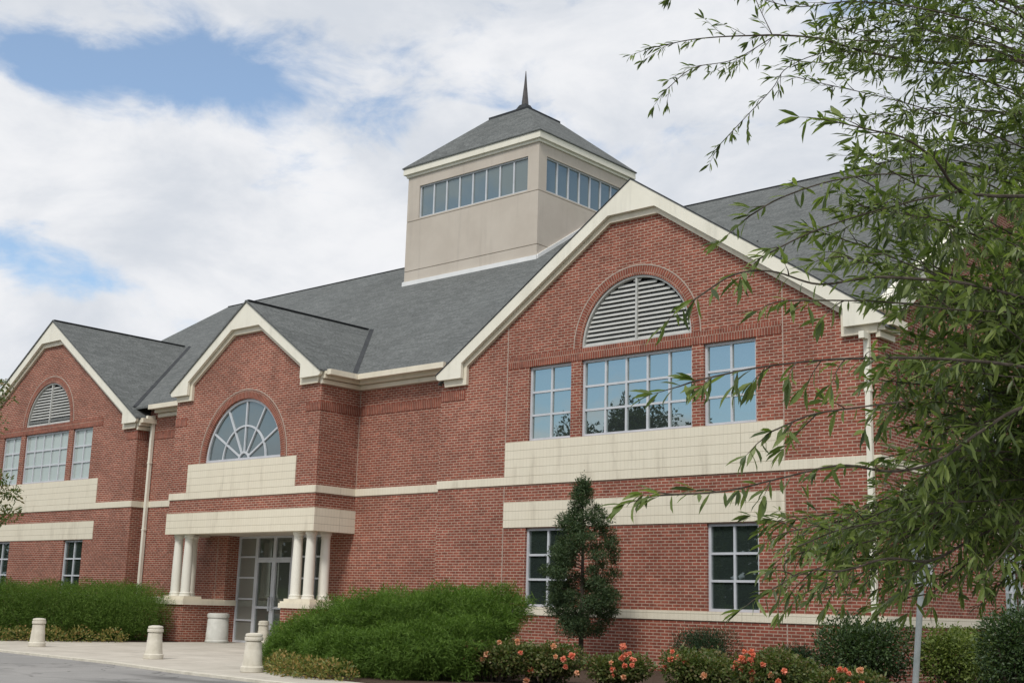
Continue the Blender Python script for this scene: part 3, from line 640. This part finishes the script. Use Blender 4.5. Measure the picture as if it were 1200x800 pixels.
# ================================================================== STREET FURNITURE
def bollard(loc):
    root = empty('bollard', loc)
    b = MB(); b.lathe([(0.24,0),(0.25,0.012),(0.25,0.10),(0.238,0.115),(0.222,0.125),(0.205,0.24),(0.190,0.43),(0.186,0.44),(0.183,0.455),(0.178,0.60)], (0,0,0), 32); b.build('shaft', 'concrete_pre', root, None, True)
    b = MB(); b.lathe([(0.160,0.601),(0.160,0.622),(0.196,0.624),(0.199,0.63),(0.199,0.69),(0.196,0.696),(0.172,0.698),(0.172,0.712),(0.186,0.714),(0.186,0.745),(0.176,0.76),(0.09,0.778),(0.02,0.78)], (0,0,0), 32); b.build('cap', 'concrete_pre', root, None, True)
    return root
B0 = bollard((-14.2,-7.62,0)); q = at(308.5, 740, 37.2)
def on_ground(u, v): r = ray(u, v); return tuple((CAM+r*(-CAM.z/r.z))[:2])
spots = [on_ground(43, 757), on_ground(179.5, 771.5), on_ground(295, 787), (q.x, q.y)]
labs = ['concrete bollard farthest left in front of the long clipped hedge', 'concrete bollard on the pavement in front of the brick pedestal under the left columns',
        'concrete bollard beside the flowering ground cover at the near tip of the juniper', 'small concrete bollard mostly hidden behind the juniper near the doors']
for i, (x, y) in enumerate(spots):
    o = B0 if i == 0 else copy_tree(B0); o.location = (x, y, 0); o.rotation_euler.z = i*1.3; o.scale = (0.82, 0.82, 0.87)
    tag(o, labs[i], 'bollard', 'concrete bollards along the pavement')
root = empty('litter_bin', (-17.86,-0.02,0)); tag(root, 'round white concrete litter bin against the brick porch pedestal', 'litter bin')
b = MB(); b.lathe([(0.33,0),(0.345,0.02),(0.345,0.06),(0.325,0.08),(0.325,0.30),(0.318,0.31),(0.305,0.66),(0.298,0.67),(0.298,0.70)], (0,0,0), 36); b.build('body', 'bin', root, None, True)
b = MB(); b.lathe([(0.285,0.70),(0.285,0.715),(0.318,0.72),(0.322,0.80),(0.312,0.84),(0.24,0.85)], (0,0,0), 36); b.build('lid', 'bin', root, None, True)

# sign post at the right
p0 = at(1070.5, 830, 13.0); p1 = at(1081, 660, 13.2); base = p0+(p0-p1)*(p0.z/(p1.z-p0.z))
root = empty('sign_post', base); tag(root, 'leaning galvanised steel sign post among the shrubs at the right', 'sign post')
top = p1-base; d = top.normalized()
b = MB(); b.tube([(0,0,-0.05), top+d*0.25], [0.032,0.032], 12); b.build('post', 'steel', root, None, True)
ax = (fw*0.93+rt*0.42); ax.z = 0; ax.normalize(); nx = ax.cross(d).normalized()*0.004; b = MB(); c = top-nx*9
q = [c+ax*x+d*z+nx*k for k in (-1, 1) for x, z in ((-.10,-.02),(.10,-.02),(.10,.24),(-.10,.24))]
b.add(q, [(0,1,2,3),(7,6,5,4),(0,4,5,1),(1,5,6,2),(2,6,7,3),(3,7,4,0)]); b.build('sign_plate', 'steel', root)

# ================================================================== PLANTS
def leaf_mesh(name, P_, D, N_, L, Wd, fold=0.25, kind='leaf'):
    """P_ base points, D directions, N_ face normals, L lengths, Wd widths -> folded two-quad leaves"""
    D = D/np.linalg.norm(D, axis=1, keepdims=True); S = np.cross(D, N_); S /= np.linalg.norm(S, axis=1, keepdims=True)+1e-9; N2 = np.cross(S, D)
    L = L[:, None]; Wd = Wd[:, None]; n = len(P_)
    if kind == 'leaf':
        v = np.stack([P_, P_+D*L*0.38+S*Wd*.5+N2*Wd*fold*.5, P_+D*L*0.42, P_+D*L*0.38-S*Wd*.5+N2*Wd*fold*.5, P_+D*L*0.72+S*Wd*.40-N2*L*.02+N2*Wd*fold*.4, P_+D*L-N2*L*0.10, P_+D*L*0.72-S*Wd*.40-N2*L*.02+N2*Wd*fold*.4, P_+D*L*0.75-N2*L*.04], 1)
        f = np.array([[0,1,2,3],[2,1,4,7],[2,7,6,3],[7,4,5,6]])
    else:
        v = np.stack([P_, P_+D*L*0.45+S*Wd*.5, P_+D*L-N2*L*0.12, P_+D*L*0.45-S*Wd*.5], 1); f = np.array([[0,1,2,3]])
    k = v.shape[1]; faces = (f[None]+(np.arange(n)*k)[:, None, None]).reshape(-1, 4)
    me = bpy.data.meshes.new(name); nv = n*k; nf = len(faces)
    me.vertices.add(nv); me.vertices.foreach_set('co', v.reshape(-1).astype(np.float32))
    me.loops.add(nf*4); me.loops.foreach_set('vertex_index', faces.reshape(-1).astype(np.int32))
    me.polygons.add(nf); me.polygons.foreach_set('loop_start', np.arange(0, nf*4, 4, dtype=np.int32)); me.polygons.foreach_set('loop_total', np.full(nf, 4, np.int32))
    me.update(calc_edges=True); me.validate(); return me
def rdir(n): a = RNG.normal(size=(n, 3)); return a/np.linalg.norm(a, axis=1, keepdims=True)
def clump_points(clumps, n, inner=0.55, lump=0.12):
    """points near the surface of a set of ellipsoids, with the outward direction"""
    vol = np.array([c[3]*c[4]+c[4]*c[5]+c[3]*c[5] for c in clumps]); idx = RNG.choice(len(clumps), n, p=vol/vol.sum()); C_ = np.array(clumps, float)[idx]
    d = rdir(n); r = 1-(1-inner)*RNG.random(n)**1.8
    ph = np.sin(d[:, 0]*7+idx*1.7)+np.sin(d[:, 1]*8+idx)+np.sin(d[:, 2]*9-idx*.6); ph2 = np.sin(d[:, 0]*19+idx*2.3)*np.sin(d[:, 1]*17-idx)+np.sin(d[:, 2]*21+idx*1.1)*np.sin(d[:, 0]*15); r = r*(1+lump*ph/1.7+lump*.45*ph2)
    return C_[:, :3]+d*C_[:, 3:6]*r[:, None], d/C_[:, 3:6]
def bush(name, loc, clumps, n, L, Wd, m, up_=0.35, jit=0.9, kind='leaf', part='foliage', inner=0.5, lump=0.12, zmin=0.02, stem=True, out=1.0):
    root = empty(name, loc); p, o = clump_points(clumps, n, inner, lump); o /= np.linalg.norm(o, axis=1, keepdims=True)
    keep = p[:, 2] > zmin; p, o = p[keep], o[keep]; n = len(p)
    D = o*out+rdir(n)*jit; D[:, 2] += up_; Ls = L*np.where(RNG.random(n) < .05, 1.9, RNG.uniform(.55, 1.25, n)); Ws = Wd*RNG.uniform(.7, 1.2, n)
    link(part, leaf_mesh(part, p, D, rdir(n)*.7+o*0.6+np.array([0,0,.7]), Ls, Ws, kind=kind), m, root)
    if stem:
        b = MB()
        for c in clumps:
            q = Vector((c[0], c[1], max(0.1, c[2]))); b.tube([(q.x*0.5, q.y*0.5, -0.02), (q.x*.8, q.y*.8, q.z*.5), q], [0.03, 0.022, 0.012], 6)
        b.build('stems', 'bark', root, None)
    return root
# left hedge
hc = []
for x, y in ((-20.2,-1.1),(-21.3,-1.2),(-21.8,-2.0),(-19.5,-1.7),(-19.2,-2.4),(-19.4,-3.2),(-19.7,-4.0),(-20.3,-5.2),(-21.6,-5.1),(-20.9,-3.6),(-20.6,-2.0),(-22.2,-3.0),(-23.2,-4.8),(-23.9,-2.6),(-24.9,-4.6),(-25.8,-2.6),(-26.8,-4.4),(-28,-3),(-28.8,-4.6),(-30,-3),(-31,-4.4),(-32.5,-3.2)):
    hc.append((x+20.5, y+3.5, 0.78+RNG.uniform(-.06, .06), 1.05, 1.0, 0.86))
tag(bush('clipped_hedge', (-20.5,-3.5,0.0), hc, 230000, 0.075, 0.018, 'hedge', 0.25, 0.8, 'thin', 'foliage', 0.50, 0.09, out=0.45), 'long dense green hedge below the far left gable windows', 'hedge')
# juniper
jc = []
for u, v, y, r in ((326,772,-7.75,.36),(338,768,-7.7,.42),(365,757,-7.3,.60),(400,742,-7.0,.75),(385,768,-7.9,.50),(440,740,-7.2,.85),(430,766,-7.9,.58),(485,737,-6.9,.88),(480,764,-7.7,.62),(532,737,-6.5,.80),(530,760,-7.2,.62),
                  (570,722,-6.0,.55),(592,712,-5.6,.42),(560,742,-6.4,.58),(450,722,-5.9,.5),(510,715,-5.9,.50),(350,748,-6.6,.5),(412,724,-6.2,.45),(545,710,-5.7,.42)):
    c = at_y(u, v, y); jc.append((c.x+2.6, y+6.6, c.z, r*1.15, r, r*.80))
tag(bush('spreading_juniper', (-2.6,-6.6,0.0), jc, 220000, 0.085, 0.014, 'juniper', 0.25, 0.7, 'thin', 'foliage', 0.55, 0.25, out=0.45), 'wide mounded bright green juniper in front of the entrance', 'shrub')
# flowering ground cover
gc = [(x, y, 0.10, .42, .32, .24) for x, y in ((-2.2,0.5),(-1.75,0.15),(-1.3,-0.2),(-.85,-.5),(-.4,-.75),(0.1,-.95),(0.55,-1.02),(1.0,-.95))]
tag(bush('flowering_groundcover', (-3.3,-7.95,0.0), gc, 5200, 0.06, 0.035, 'ground_leaf', 0.5, 0.9, 'thin', zmin=.01, stem=False), 'low yellow and orange ground cover along the front of the juniper', 'ground cover', kind='stuff')
gc = [(x, y, 0.10, .5, .4, .28) for x, y in ((-.2,2.3),(-.5,1.5),(-.8,.8),(-1.1,0.1),(-1.4,-.5),(-2.2,-.7),(-3.2,-.8),(-4.2,-.8),(-5.2,-.8),(-6.4,-.8),(-8,-.8))]
tag(bush('flowering_groundcover', (-18.0,-5.6,0.0), gc, 6000, 0.07, 0.04, 'ground_leaf', 0.5, 0.9, 'thin', zmin=.01, stem=False), 'low yellowish ground cover along the foot of the long hedge', 'ground cover', kind='stuff')
# small conical evergreen
ec = at_y(680, 780, -1.75); EV = (ec.x, -1.75, 0)
cl = []
for i in range(96):
    f = i/95.0; h = 0.80+3.10*f; w_ = float(np.interp(h, [.8,1.26,1.76,2.43,2.93,3.43,3.93], [.46,.76,.80,.70,.56,.34,.09])); s_ = RNG.uniform(.10, .25)*(1.15-.5*f)
    rr = max(0, w_-s_*.6)*math.sqrt(RNG.uniform(.08, 1.45)); a = i*2.4+RNG.uniform(-.5, .5)
    cl.append((math.cos(a)*rr, math.sin(a)*rr, h, s_*1.35, s_*1.35, s_*0.75))
cl += [(0, 0, 3.95, .05, .05, .18), (0.05, 0, 3.78, .10, .10, .14)]
root = bush('conical_evergreen', EV, cl, 46000, 0.065, 0.020, 'evergreen', 0.35, 0.9, 'thin', 'crown', 0.10, 0.12, stem=False, out=.6)
b = MB(); b.tube([(0,0,-0.05),(0.02,0,1.2),(0,0.02,2.4),(0,0,3.6)], [0.06,0.045,0.03,0.01], 8)
for c in cl[::2]: b.tube([(0,0,max(.2,c[2]-.15)), c[:3]], [0.014, 0.006], 5)
b.build('trunk', 'bark', root, None); tag(root, 'small narrow dark evergreen tree in front of the right gable wall', 'tree')
# rose bushes
BL = {}
for nm, mt in (('coral', 'petal'), ('peach', 'petal_peach')):
    n = 60; d = rdir(n); BL[nm] = leaf_mesh('rose_bloom', d*0.012, d+rdir(n)*.7, rdir(n), RNG.uniform(.04, .062, n), RNG.uniform(.04, .055, n), kind='thin'); BL[nm].materials.append(M[mt])
def rose(u, v, y, hw, label, blooms):
    c = at_y(u, v, y); loc = Vector((c.x, y, 0)); h = c.z; cl = []
    for i in range(9):
        a = i*2.4; r = hw*0.62*math.sqrt((i+.3)/9); cl.append((math.cos(a)*r, math.sin(a)*r*.8, h*RNG.uniform(.38, .66), hw*.42, hw*.38, h*RNG.uniform(.30, .38)))
    root = bush('rose_bush', loc, cl, int(9500*hw), 0.055, 0.036, 'rose_leaf', 0.3, 0.9, 'leaf', 'foliage', 0.4, 0.15); tag(root, label, 'rose bush', 'rose bushes along the front wall')
    for bu, bv, kind, sc in blooms:
        q = at_y(bu, bv, y-hw*0.55)-loc; k = int(RNG.integers(2, 4)) if sc > 1 else 1
        for j in range(k):
            o = bpy.data.objects.new('rose_bloom', BL[kind]); COL.objects.link(o); o.parent = root
            o.location = q+Vector(RNG.uniform(-1, 1, 3))*(0.11 if k > 1 else 0); o.scale = (RNG.uniform(.6, 1.05),)*3; o.rotation_euler = tuple(RNG.uniform(0, 6, 3))
rose(582, 748, -6.7, 0.72, 'rose bush with peach blooms at the right foot of the juniper', [(553,755,'peach',2),(558,760,'peach',1),(585,752,'peach',1),(570,766,'peach',1),(545,770,'peach',1),(607,757,'peach',2),(610,764,'coral',1),(565,772,'peach',1)])
rose(640, 751, -6.2, 0.74, 'rose bush with few orange blooms at the foot of the conical evergreen', [(649,757,'peach',1),(651,769,'peach',1),(666,773,'coral',2),(670,768,'coral',1),(620,790,'coral',2),(617,797,'peach',1),(602,779,'peach',1),(676,788,'peach',1)])
rose(724, 766, -5.8, 0.62, 'low rose bush with coral clusters just right of the conical evergreen', [(731,767,'coral',2),(737,772,'coral',2),(740,776,'coral',2),(716,776,'peach',1),(718,784,'coral',1),(718,791,'coral',1),(731,793,'peach',1),(730,757,'coral',1)])
rose(818, 757, -5.5, 0.70, 'rose bush with small coral clusters just in front of the large dark yew', [(788,763,'coral',1),(786,772,'coral',1),(794,772,'coral',2),(779,780,'coral',1),(825,791,'peach',1)])
rose(904, 759, -5.4, 0.78, 'rose bush with the largest coral cluster, below the right lower window', [(878,768,'coral',2),(866,774,'coral',2),(876,779,'coral',2),(868,784,'coral',2),(880,773,'coral',1),(894,778,'coral',1),(919,786,'coral',1),(882,795,'peach',1),(912,798,'coral',1),(903,790,'peach',1)])
rose(990, 782, -5.4, 0.62, 'low rose bush in front of the big rounded dark shrub', [(990,793,'coral',2),(1000,797,'coral',2),(1008,785,'peach',1),(975,797,'coral',1)])
# yews, broadleaf shrubs
def shrub(name, u, y, hw, h, n, L, Wd, m, label, kind='leaf', cat='shrub', k=10, depth=.9, group=None):
    c = at_y(u, 760, y); cl = []
    for i in range(k):
        a = i*2.4; r = hw*0.66*math.sqrt((i+.3)/k); cl.append((math.cos(a)*r, math.sin(a)*r*depth, h*RNG.uniform(.45, .62), hw*.45, hw*.42, h*RNG.uniform(.36, .42)))
    r = bush(name, (c.x, y, 0), cl, n, L, Wd, m, 0.35, 0.9, kind, 'foliage', 0.5, 0.14); tag(r, label, cat, group); return r
shrub('yew_shrub', 825, -1.1, 0.72, 0.98, 11000, 0.06, 0.014, 'yew', 'dark needled yew against the brick wall behind the roses', 'thin')
shrub('yew_shrub', 935, -1.1, 0.50, 0.72, 8000, 0.06, 0.014, 'yew', 'small dark needled yew between the coral rose and the big rounded shrub', 'thin')
shrub('broadleaf_shrub', 1012, -1.4, 0.98, 1.28, 11000, 0.07, 0.032, 'broadleaf', 'big rounded dark shrub at the brick corner left of the sign post')
shrub('broadleaf_shrub', 1112, -0.9, 0.62, 1.12, 6500, 0.065, 0.032, 'lightleaf', 'yellow green shrub just right of the sign post')
shrub('broadleaf_shrub', 1150, 0.2, 0.75, 1.15, 7000, 0.065, 0.032, 'lightleaf', 'yellow green shrub beside the side wall, between the light shrub and the holly')
shrub('holly_shrub', 1192, -2.4, 0.68, 1.62, 10000, 0.06, 0.03, 'broadleaf', 'tall dark holly at the right edge of the picture', 'leaf', 'shrub')
# small ornamental tree at the left edge
tb = at(-118, 700, 34.0); tb.z = 0
cl = [(RNG.uniform(-1.6, 1.6), RNG.uniform(-1.6, 1.6), RNG.uniform(2.9, 6.6), .55, .55, .38) for _ in range(34)]
rl = rt.copy(); rl.z = 0; rl.normalize()
for u_, v_ in ((2, 452),(4, 466),(6, 575),(14, 578),(-4, 560),(2, 605),(10,600),(-12,470),(-6,590),(-14,612)): q = at(u_, v_, 34.0)-tb; cl.append((q.x, q.y, q.z, .36, .36, .18))
root = bush('ornamental_tree', tb, cl, 11000, 0.11, 0.05, 'myrtle', 0.0, 1.0, 'leaf', 'crown', 0.2, 0.2, stem=False)
b = MB(); b.tube([(0,0,-.1),(0.05,0,1.4),(0,0.05,2.8),(0,0,5.6)], [.10,.085,.06,.015], 8)
for c in cl: b.tube([(0,0,max(1.6,c[2]-1.1)), (c[0]*.5,c[1]*.5,c[2]-.35), c[:3]], [0.03,0.018,0.007], 5)
b.build('trunk', 'bark', root, None); tag(root, 'small tree whose leafy branch tips enter at the left edge', 'tree')

# ------------------------------------------------------------------ willow oak
def catmull(pts, n=8):
    pts = [Vector(p) for p in pts]; P_ = [pts[0]*2-pts[1]]+pts+[pts[-1]*2-pts[-2]]; out = []
    for i in range(1, len(P_)-2):
        for k in range(n):
            s = k/n; a, b_, c, d = P_[i-1:i+3]
            out.append(0.5*((2*b_)+(c-a)*s+(2*a-5*b_+4*c-d)*s*s+(3*b_-a-3*c+d)*s**3))
    out.append(pts[-1]); return out
TK = at(1395, 700, 7.6); TK.z = 0
trunk_pts = [TK+Vector((0,0,-0.15)), TK+Vector((0.03,0,1.6)), TK+Vector((-0.05,0.05,3.6)), TK+Vector((0.04,0,5.6)), TK+Vector((0,0,8.2))]
OAK = empty('willow_oak', TK); tag(OAK, 'near oak tree with narrow willow like leaves overhanging the right side', 'tree')
wood = MB(); loc0 = lambda q: Vector(q)-TK
wood.tube([loc0(p) for p in catmull(trunk_pts, 5)], [0.20-0.0075*i for i in range(21)], 12)
LP, LD, LS = [], [], []
rn = random.Random(5)
def rv(): return Vector((rn.gauss(0,1), rn.gauss(0,1), rn.gauss(0,1))).normalized()
def leaves_along(pts, step, size, start=0.0):
    acc = 0.0; tot = sum((pts[i+1]-pts[i]).length for i in range(len(pts)-1)); dist = 0; nxt = tot*start; side = 1
    for i in range(len(pts)-1):
        seg = pts[i+1]-pts[i]; ln = seg.length
        while nxt <= dist+ln:
            p = pts[i]+seg*((nxt-dist)/max(ln, 1e-6)); tn = seg.normalized()
            d = tn*rn.uniform(.35, .95)+rv()*0.75+Vector((0,0,-0.35)); LP.append(p); LD.append(d); LS.append(size*0.92*rn.uniform(.55, 1.3)); nxt += step*rn.uniform(.6, 1.4)
        dist += ln
    for _ in range(4): LP.append(pts[-1]); LD.append((pts[-1]-pts[-2]).normalized()+rv()*.55); LS.append(size*rn.uniform(.8, 1.2))
def twig(p, d, ln, r, size, depth):
    d = d.normalized(); pts = [p]; q = p.copy(); n = 5
    for i in range(n):
        d = (d+rv()*0.13+Vector((0,0,-0.05))).normalized(); q = q+d*(ln/n); pts.append(q.copy())
    wood.tube([loc0(a) for a in pts], [r*(1-0.7*i/n) for i in range(n+1)], 4)
    leaves_along(pts, 0.022 if depth else 0.027, size, 0.10)
    if depth < 1 and ln > 0.25:
        for i in range(1, n): 
            if rn.random() < .62: twig(pts[i], d*0.8+rv()*.75, ln*rn.uniform(.3, .55), r*.6, size, depth+1)
def branch(path, r, size=0.085, tw=0.13, tl=(.18, .5), start=0.0, dens=1.0):
    pts = catmull(path, 7); n = len(pts); r = r*0.42
    wood.tube([loc0(p) for p in pts], [max(0.003, r*(1-0.85*i/(n-1))) for i in range(n)], 6)
    acc = 0; L_ = sum((pts[i+1]-pts[i]).length for i in range(n-1)); dd = 0; nxt = L_*start
    for i in range(n-1):
        seg = pts[i+1]-pts[i]
        while nxt <= dd+seg.length:
            f = nxt/L_; p = pts[i]+seg*((nxt-dd)/max(seg.length, 1e-6)); side = rv(); side = side-seg.normalized()*side.dot(seg.normalized())
            twig(p, seg.normalized()*0.9+side*rn.uniform(.5, 1.0), rn.uniform(*tl)*(1.1-0.55*f), 0.0028, size, 0); nxt += tw/dens*rn.uniform(.6, 1.4)
        dd += seg.length
    leaves_along(pts, 0.05, size, max(start, .35)); twig(pts[-1], pts[-1]-pts[-2], 0.16, 0.003, size, 1)
def U(*q): return [at(u, v, d) for u, v, d in q]
J = lambda z: TK+Vector((0, 0, z))
# long limbs reaching left across the picture
branch([J(5.3)]+U((1290,110,7.8),(1200,72,8.0),(1100,74,8.2),(1020,62,8.4),(950,44,8.6),(880,42,8.8),(815,46,8.9),(765,56,9.0)), 0.035, 0.085, 0.17, (.16,.40), 0.30)
branch(U((1016,61,8.4),(965,62,8.5),(922,80,8.5),(905,104,8.6),(875,136,8.6),(845,168,8.7)), 0.010, 0.080, 0.14, (.10,.22))
branch(U((906,43,8.75),(892,14,8.8),(878,-18,8.9)), 0.010, 0.08, 0.14, (.12,.3))
branch(U((905,44,8.75),(860,70,8.8),(812,80,8.9),(782,104,8.9)), 0.009, 0.08, 0.12, (.10,.25))
branch(U((1190,40,7.9),(1090,12,7.8),(1000,2,8.0),(930,8,8.2),(870,-8,8.4),(800,-22,8.5)), 0.016, 0.085, 0.13, (.2,.42))
branch([J(4.6)]+U((1300,225,6.2),(1200,230,5.6),(1128,224,5.2),(1096,188,5.0),(1060,162,4.9),(1018,152,4.8),(985,144,4.8)), 0.026, 0.095, 0.14, (.10,.30), 0.45)
branch(U((1128,224,5.2),(1060,238,5.1),(990,258,5.0),(940,277,5.0),(895,300,4.9)), 0.010, 0.085, 0.17, (.06,.16), .1)
branch(U((1110,208,5.1),(1040,204,5.1),(975,212,5.1),(915,232,5.0),(880,252,5.0)), 0.008, 0.08, 0.17, (.06,.14), .1)
branch([J(3.9)]+U((1310,380,6.0),(1210,352,5.3),(1135,333,4.9),(1080,327,4.8),(1020,325,4.7),(960,333,4.6),(905,318,4.5),(860,322,4.4),(815,350,4.35)), 0.022, 0.095, 0.20, (.05,.14), 0.42)
branch(U((1190,366,5.2),(1110,362,5.0),(1040,354,4.9),(985,352,4.8),(925,352,4.7)), 0.009, 0.09, 0.16, (.06,.2), .15)
branch([J(3.3)]+U((1300,455,5.6),(1200,430,5.0),(1095,420,4.6),(1000,420,4.4),(940,424,4.3),(880,432,4.2),(815,446,4.1)), 0.020, 0.092, 0.13, (.08,.20), 0.40)
branch([J(2.8)]+U((1310,480,5.8),(1210,475,5.2),(1150,505,5.0),(1098,540,4.8),(1045,552,4.7),(985,545,4.6),(915,560,4.5),(850,575,4.4),(775,580,4.3)), 0.022, 0.092, 0.17, (.06,.20), 0.35)
branch(U((1060,470,4.8),(1000,478,4.7),(950,486,4.6),(905,505,4.5)), 0.009, 0.09, 0.11, (.1,.26), .05)
branch([J(2.2)]+U((1320,590,6.4),(1210,608,5.8),(1150,626,5.6),(1092,656,5.4),(1040,654,5.3),(990,668,5.2),(945,668,5.2),(905,690,5.1)), 0.024, 0.085, 0.11, (.14,.34), 0.35)
branch(U((1100,600,5.6),(1040,610,5.5),(985,620,5.4),(935,640,5.3)), 0.010, 0.085, 0.10, (.12,.32), .0)
branch([J(1.9)]+U((1320,680,6.6),(1220,650,6.2),(1150,650,6.0),(1100,690,5.9),(1060,700,5.8)), 0.016, 0.085, 0.15, (.1,.26), 0.40)
# the crown's inner limbs on the right, all growing from the trunk
def inner(n, u0, u1, um, v0, v1, d0, d1, dz, start, tw=0.13, r=0.02):
    for k in range(n):
        e = at(rn.triangular(u0, u1, um), rn.uniform(v0, v1), rn.uniform(d0, d1)); s_ = J(min(8.0, max(1.9, e.z-dz))); mid = s_.lerp(e, .55)+Vector((rn.uniform(-.2,.2), rn.uniform(-.2,.2), rn.uniform(.05, .35)))
        branch([s_, mid, e], r, 0.085, tw, (.16, .46), start)
inner(96, 1090, 1420, 1190, 180, 690, 5.0, 9.0, .5, .30)
inner(46, 1010, 1200, 1120, 320, 600, 5.2, 7.4, .15, .42)
inner(20, 890, 1110, 1010, 590, 695, 5.6, 7.2, .2, .58, 0.11)
inner(38, 980, 1300, 1160, -60, 200, 6.8, 9.8, .8, .42, 0.14)
inner(18, 860, 1100, 1000, -50, 100, 7.8, 9.8, .8, .60, 0.14)
inner(10, 930, 1080, 1040, 150, 330, 4.8, 6.0, .3, .62, 0.15)
inner(60, 1420, 2050, 1600, -300, 640, 6.2, 10.5, .6, .35, 0.16)   # the far side of the crown
wood.build('trunk', 'bark', OAK, None, True)
n = len(LP); PA = np.array([tuple(p-TK) for p in LP]); DA = np.array([tuple(d) for d in LD]); SA = np.array(LS)
NA = rdir(n); NA[:, 2] = np.abs(NA[:, 2])+.6
link('crown', leaf_mesh('crown', PA, DA, NA, SA, SA*RNG.uniform(.15, .215, n)), 'oak_leaf', OAK)
print('oak leaves', n)

# ------------------------------------------------------------------ wood beyond the car park, mirrored in the windows
wc = []
for i in range(60):
    a = math.radians(150+RNG.uniform(0, 118)); R = RNG.uniform(46, 62); wc.append((math.sin(a-PI/2*0)*0+math.cos(a)*R*1.25-6, -abs(math.sin(a))*R-6, RNG.uniform(3.0, 5.4), 4.2, 4.2, RNG.uniform(3.8, 5.2)))
for i in range(74): wc.append((-150+i*2.9+RNG.uniform(-1, 1), -46+RNG.uniform(-5, 5), RNG.uniform(3.2, 4.8), 4.0, 3.6, RNG.uniform(3.6, 4.8)))
w = [c for c in wc if c[1] < -36]
tall = [(-31+dx, -40+dy, z, r, r, rz) for dx, dy, z, r, rz in ((0,0,9.4,2.6,3.4),(-2.2,-1,9.9,2.4,3.6),(-5.5,0,9.0,2.2,3.6),(3.6,.5,8.6,2.0,3.2),(-21,2,9.2,2.6,3.2),(-1,.5,11.6,1.3,1.5),(-5,0,11.2,1.2,1.4))]
p1, o1 = clump_points(w, 90000, 0.35, 0.15); p2, o2 = clump_points(tall, 70000, 0.3, 0.2)
p = np.concatenate([p1, p2]); o = np.concatenate([o1, o2]); o /= np.linalg.norm(o, axis=1, keepdims=True); n = len(p)
sz = np.concatenate([RNG.uniform(.4, .75, len(p1)), RNG.uniform(.14, .30, len(p2))])
wd = link('woodland', leaf_mesh('woodland', p, o+rdir(n)*.8, rdir(n)+o, sz, sz*.65, kind='thin'), 'wood_leaf')
tag(wd, 'wood of dark trees across the car park, mirrored in the windows', 'wood', kind='stuff')
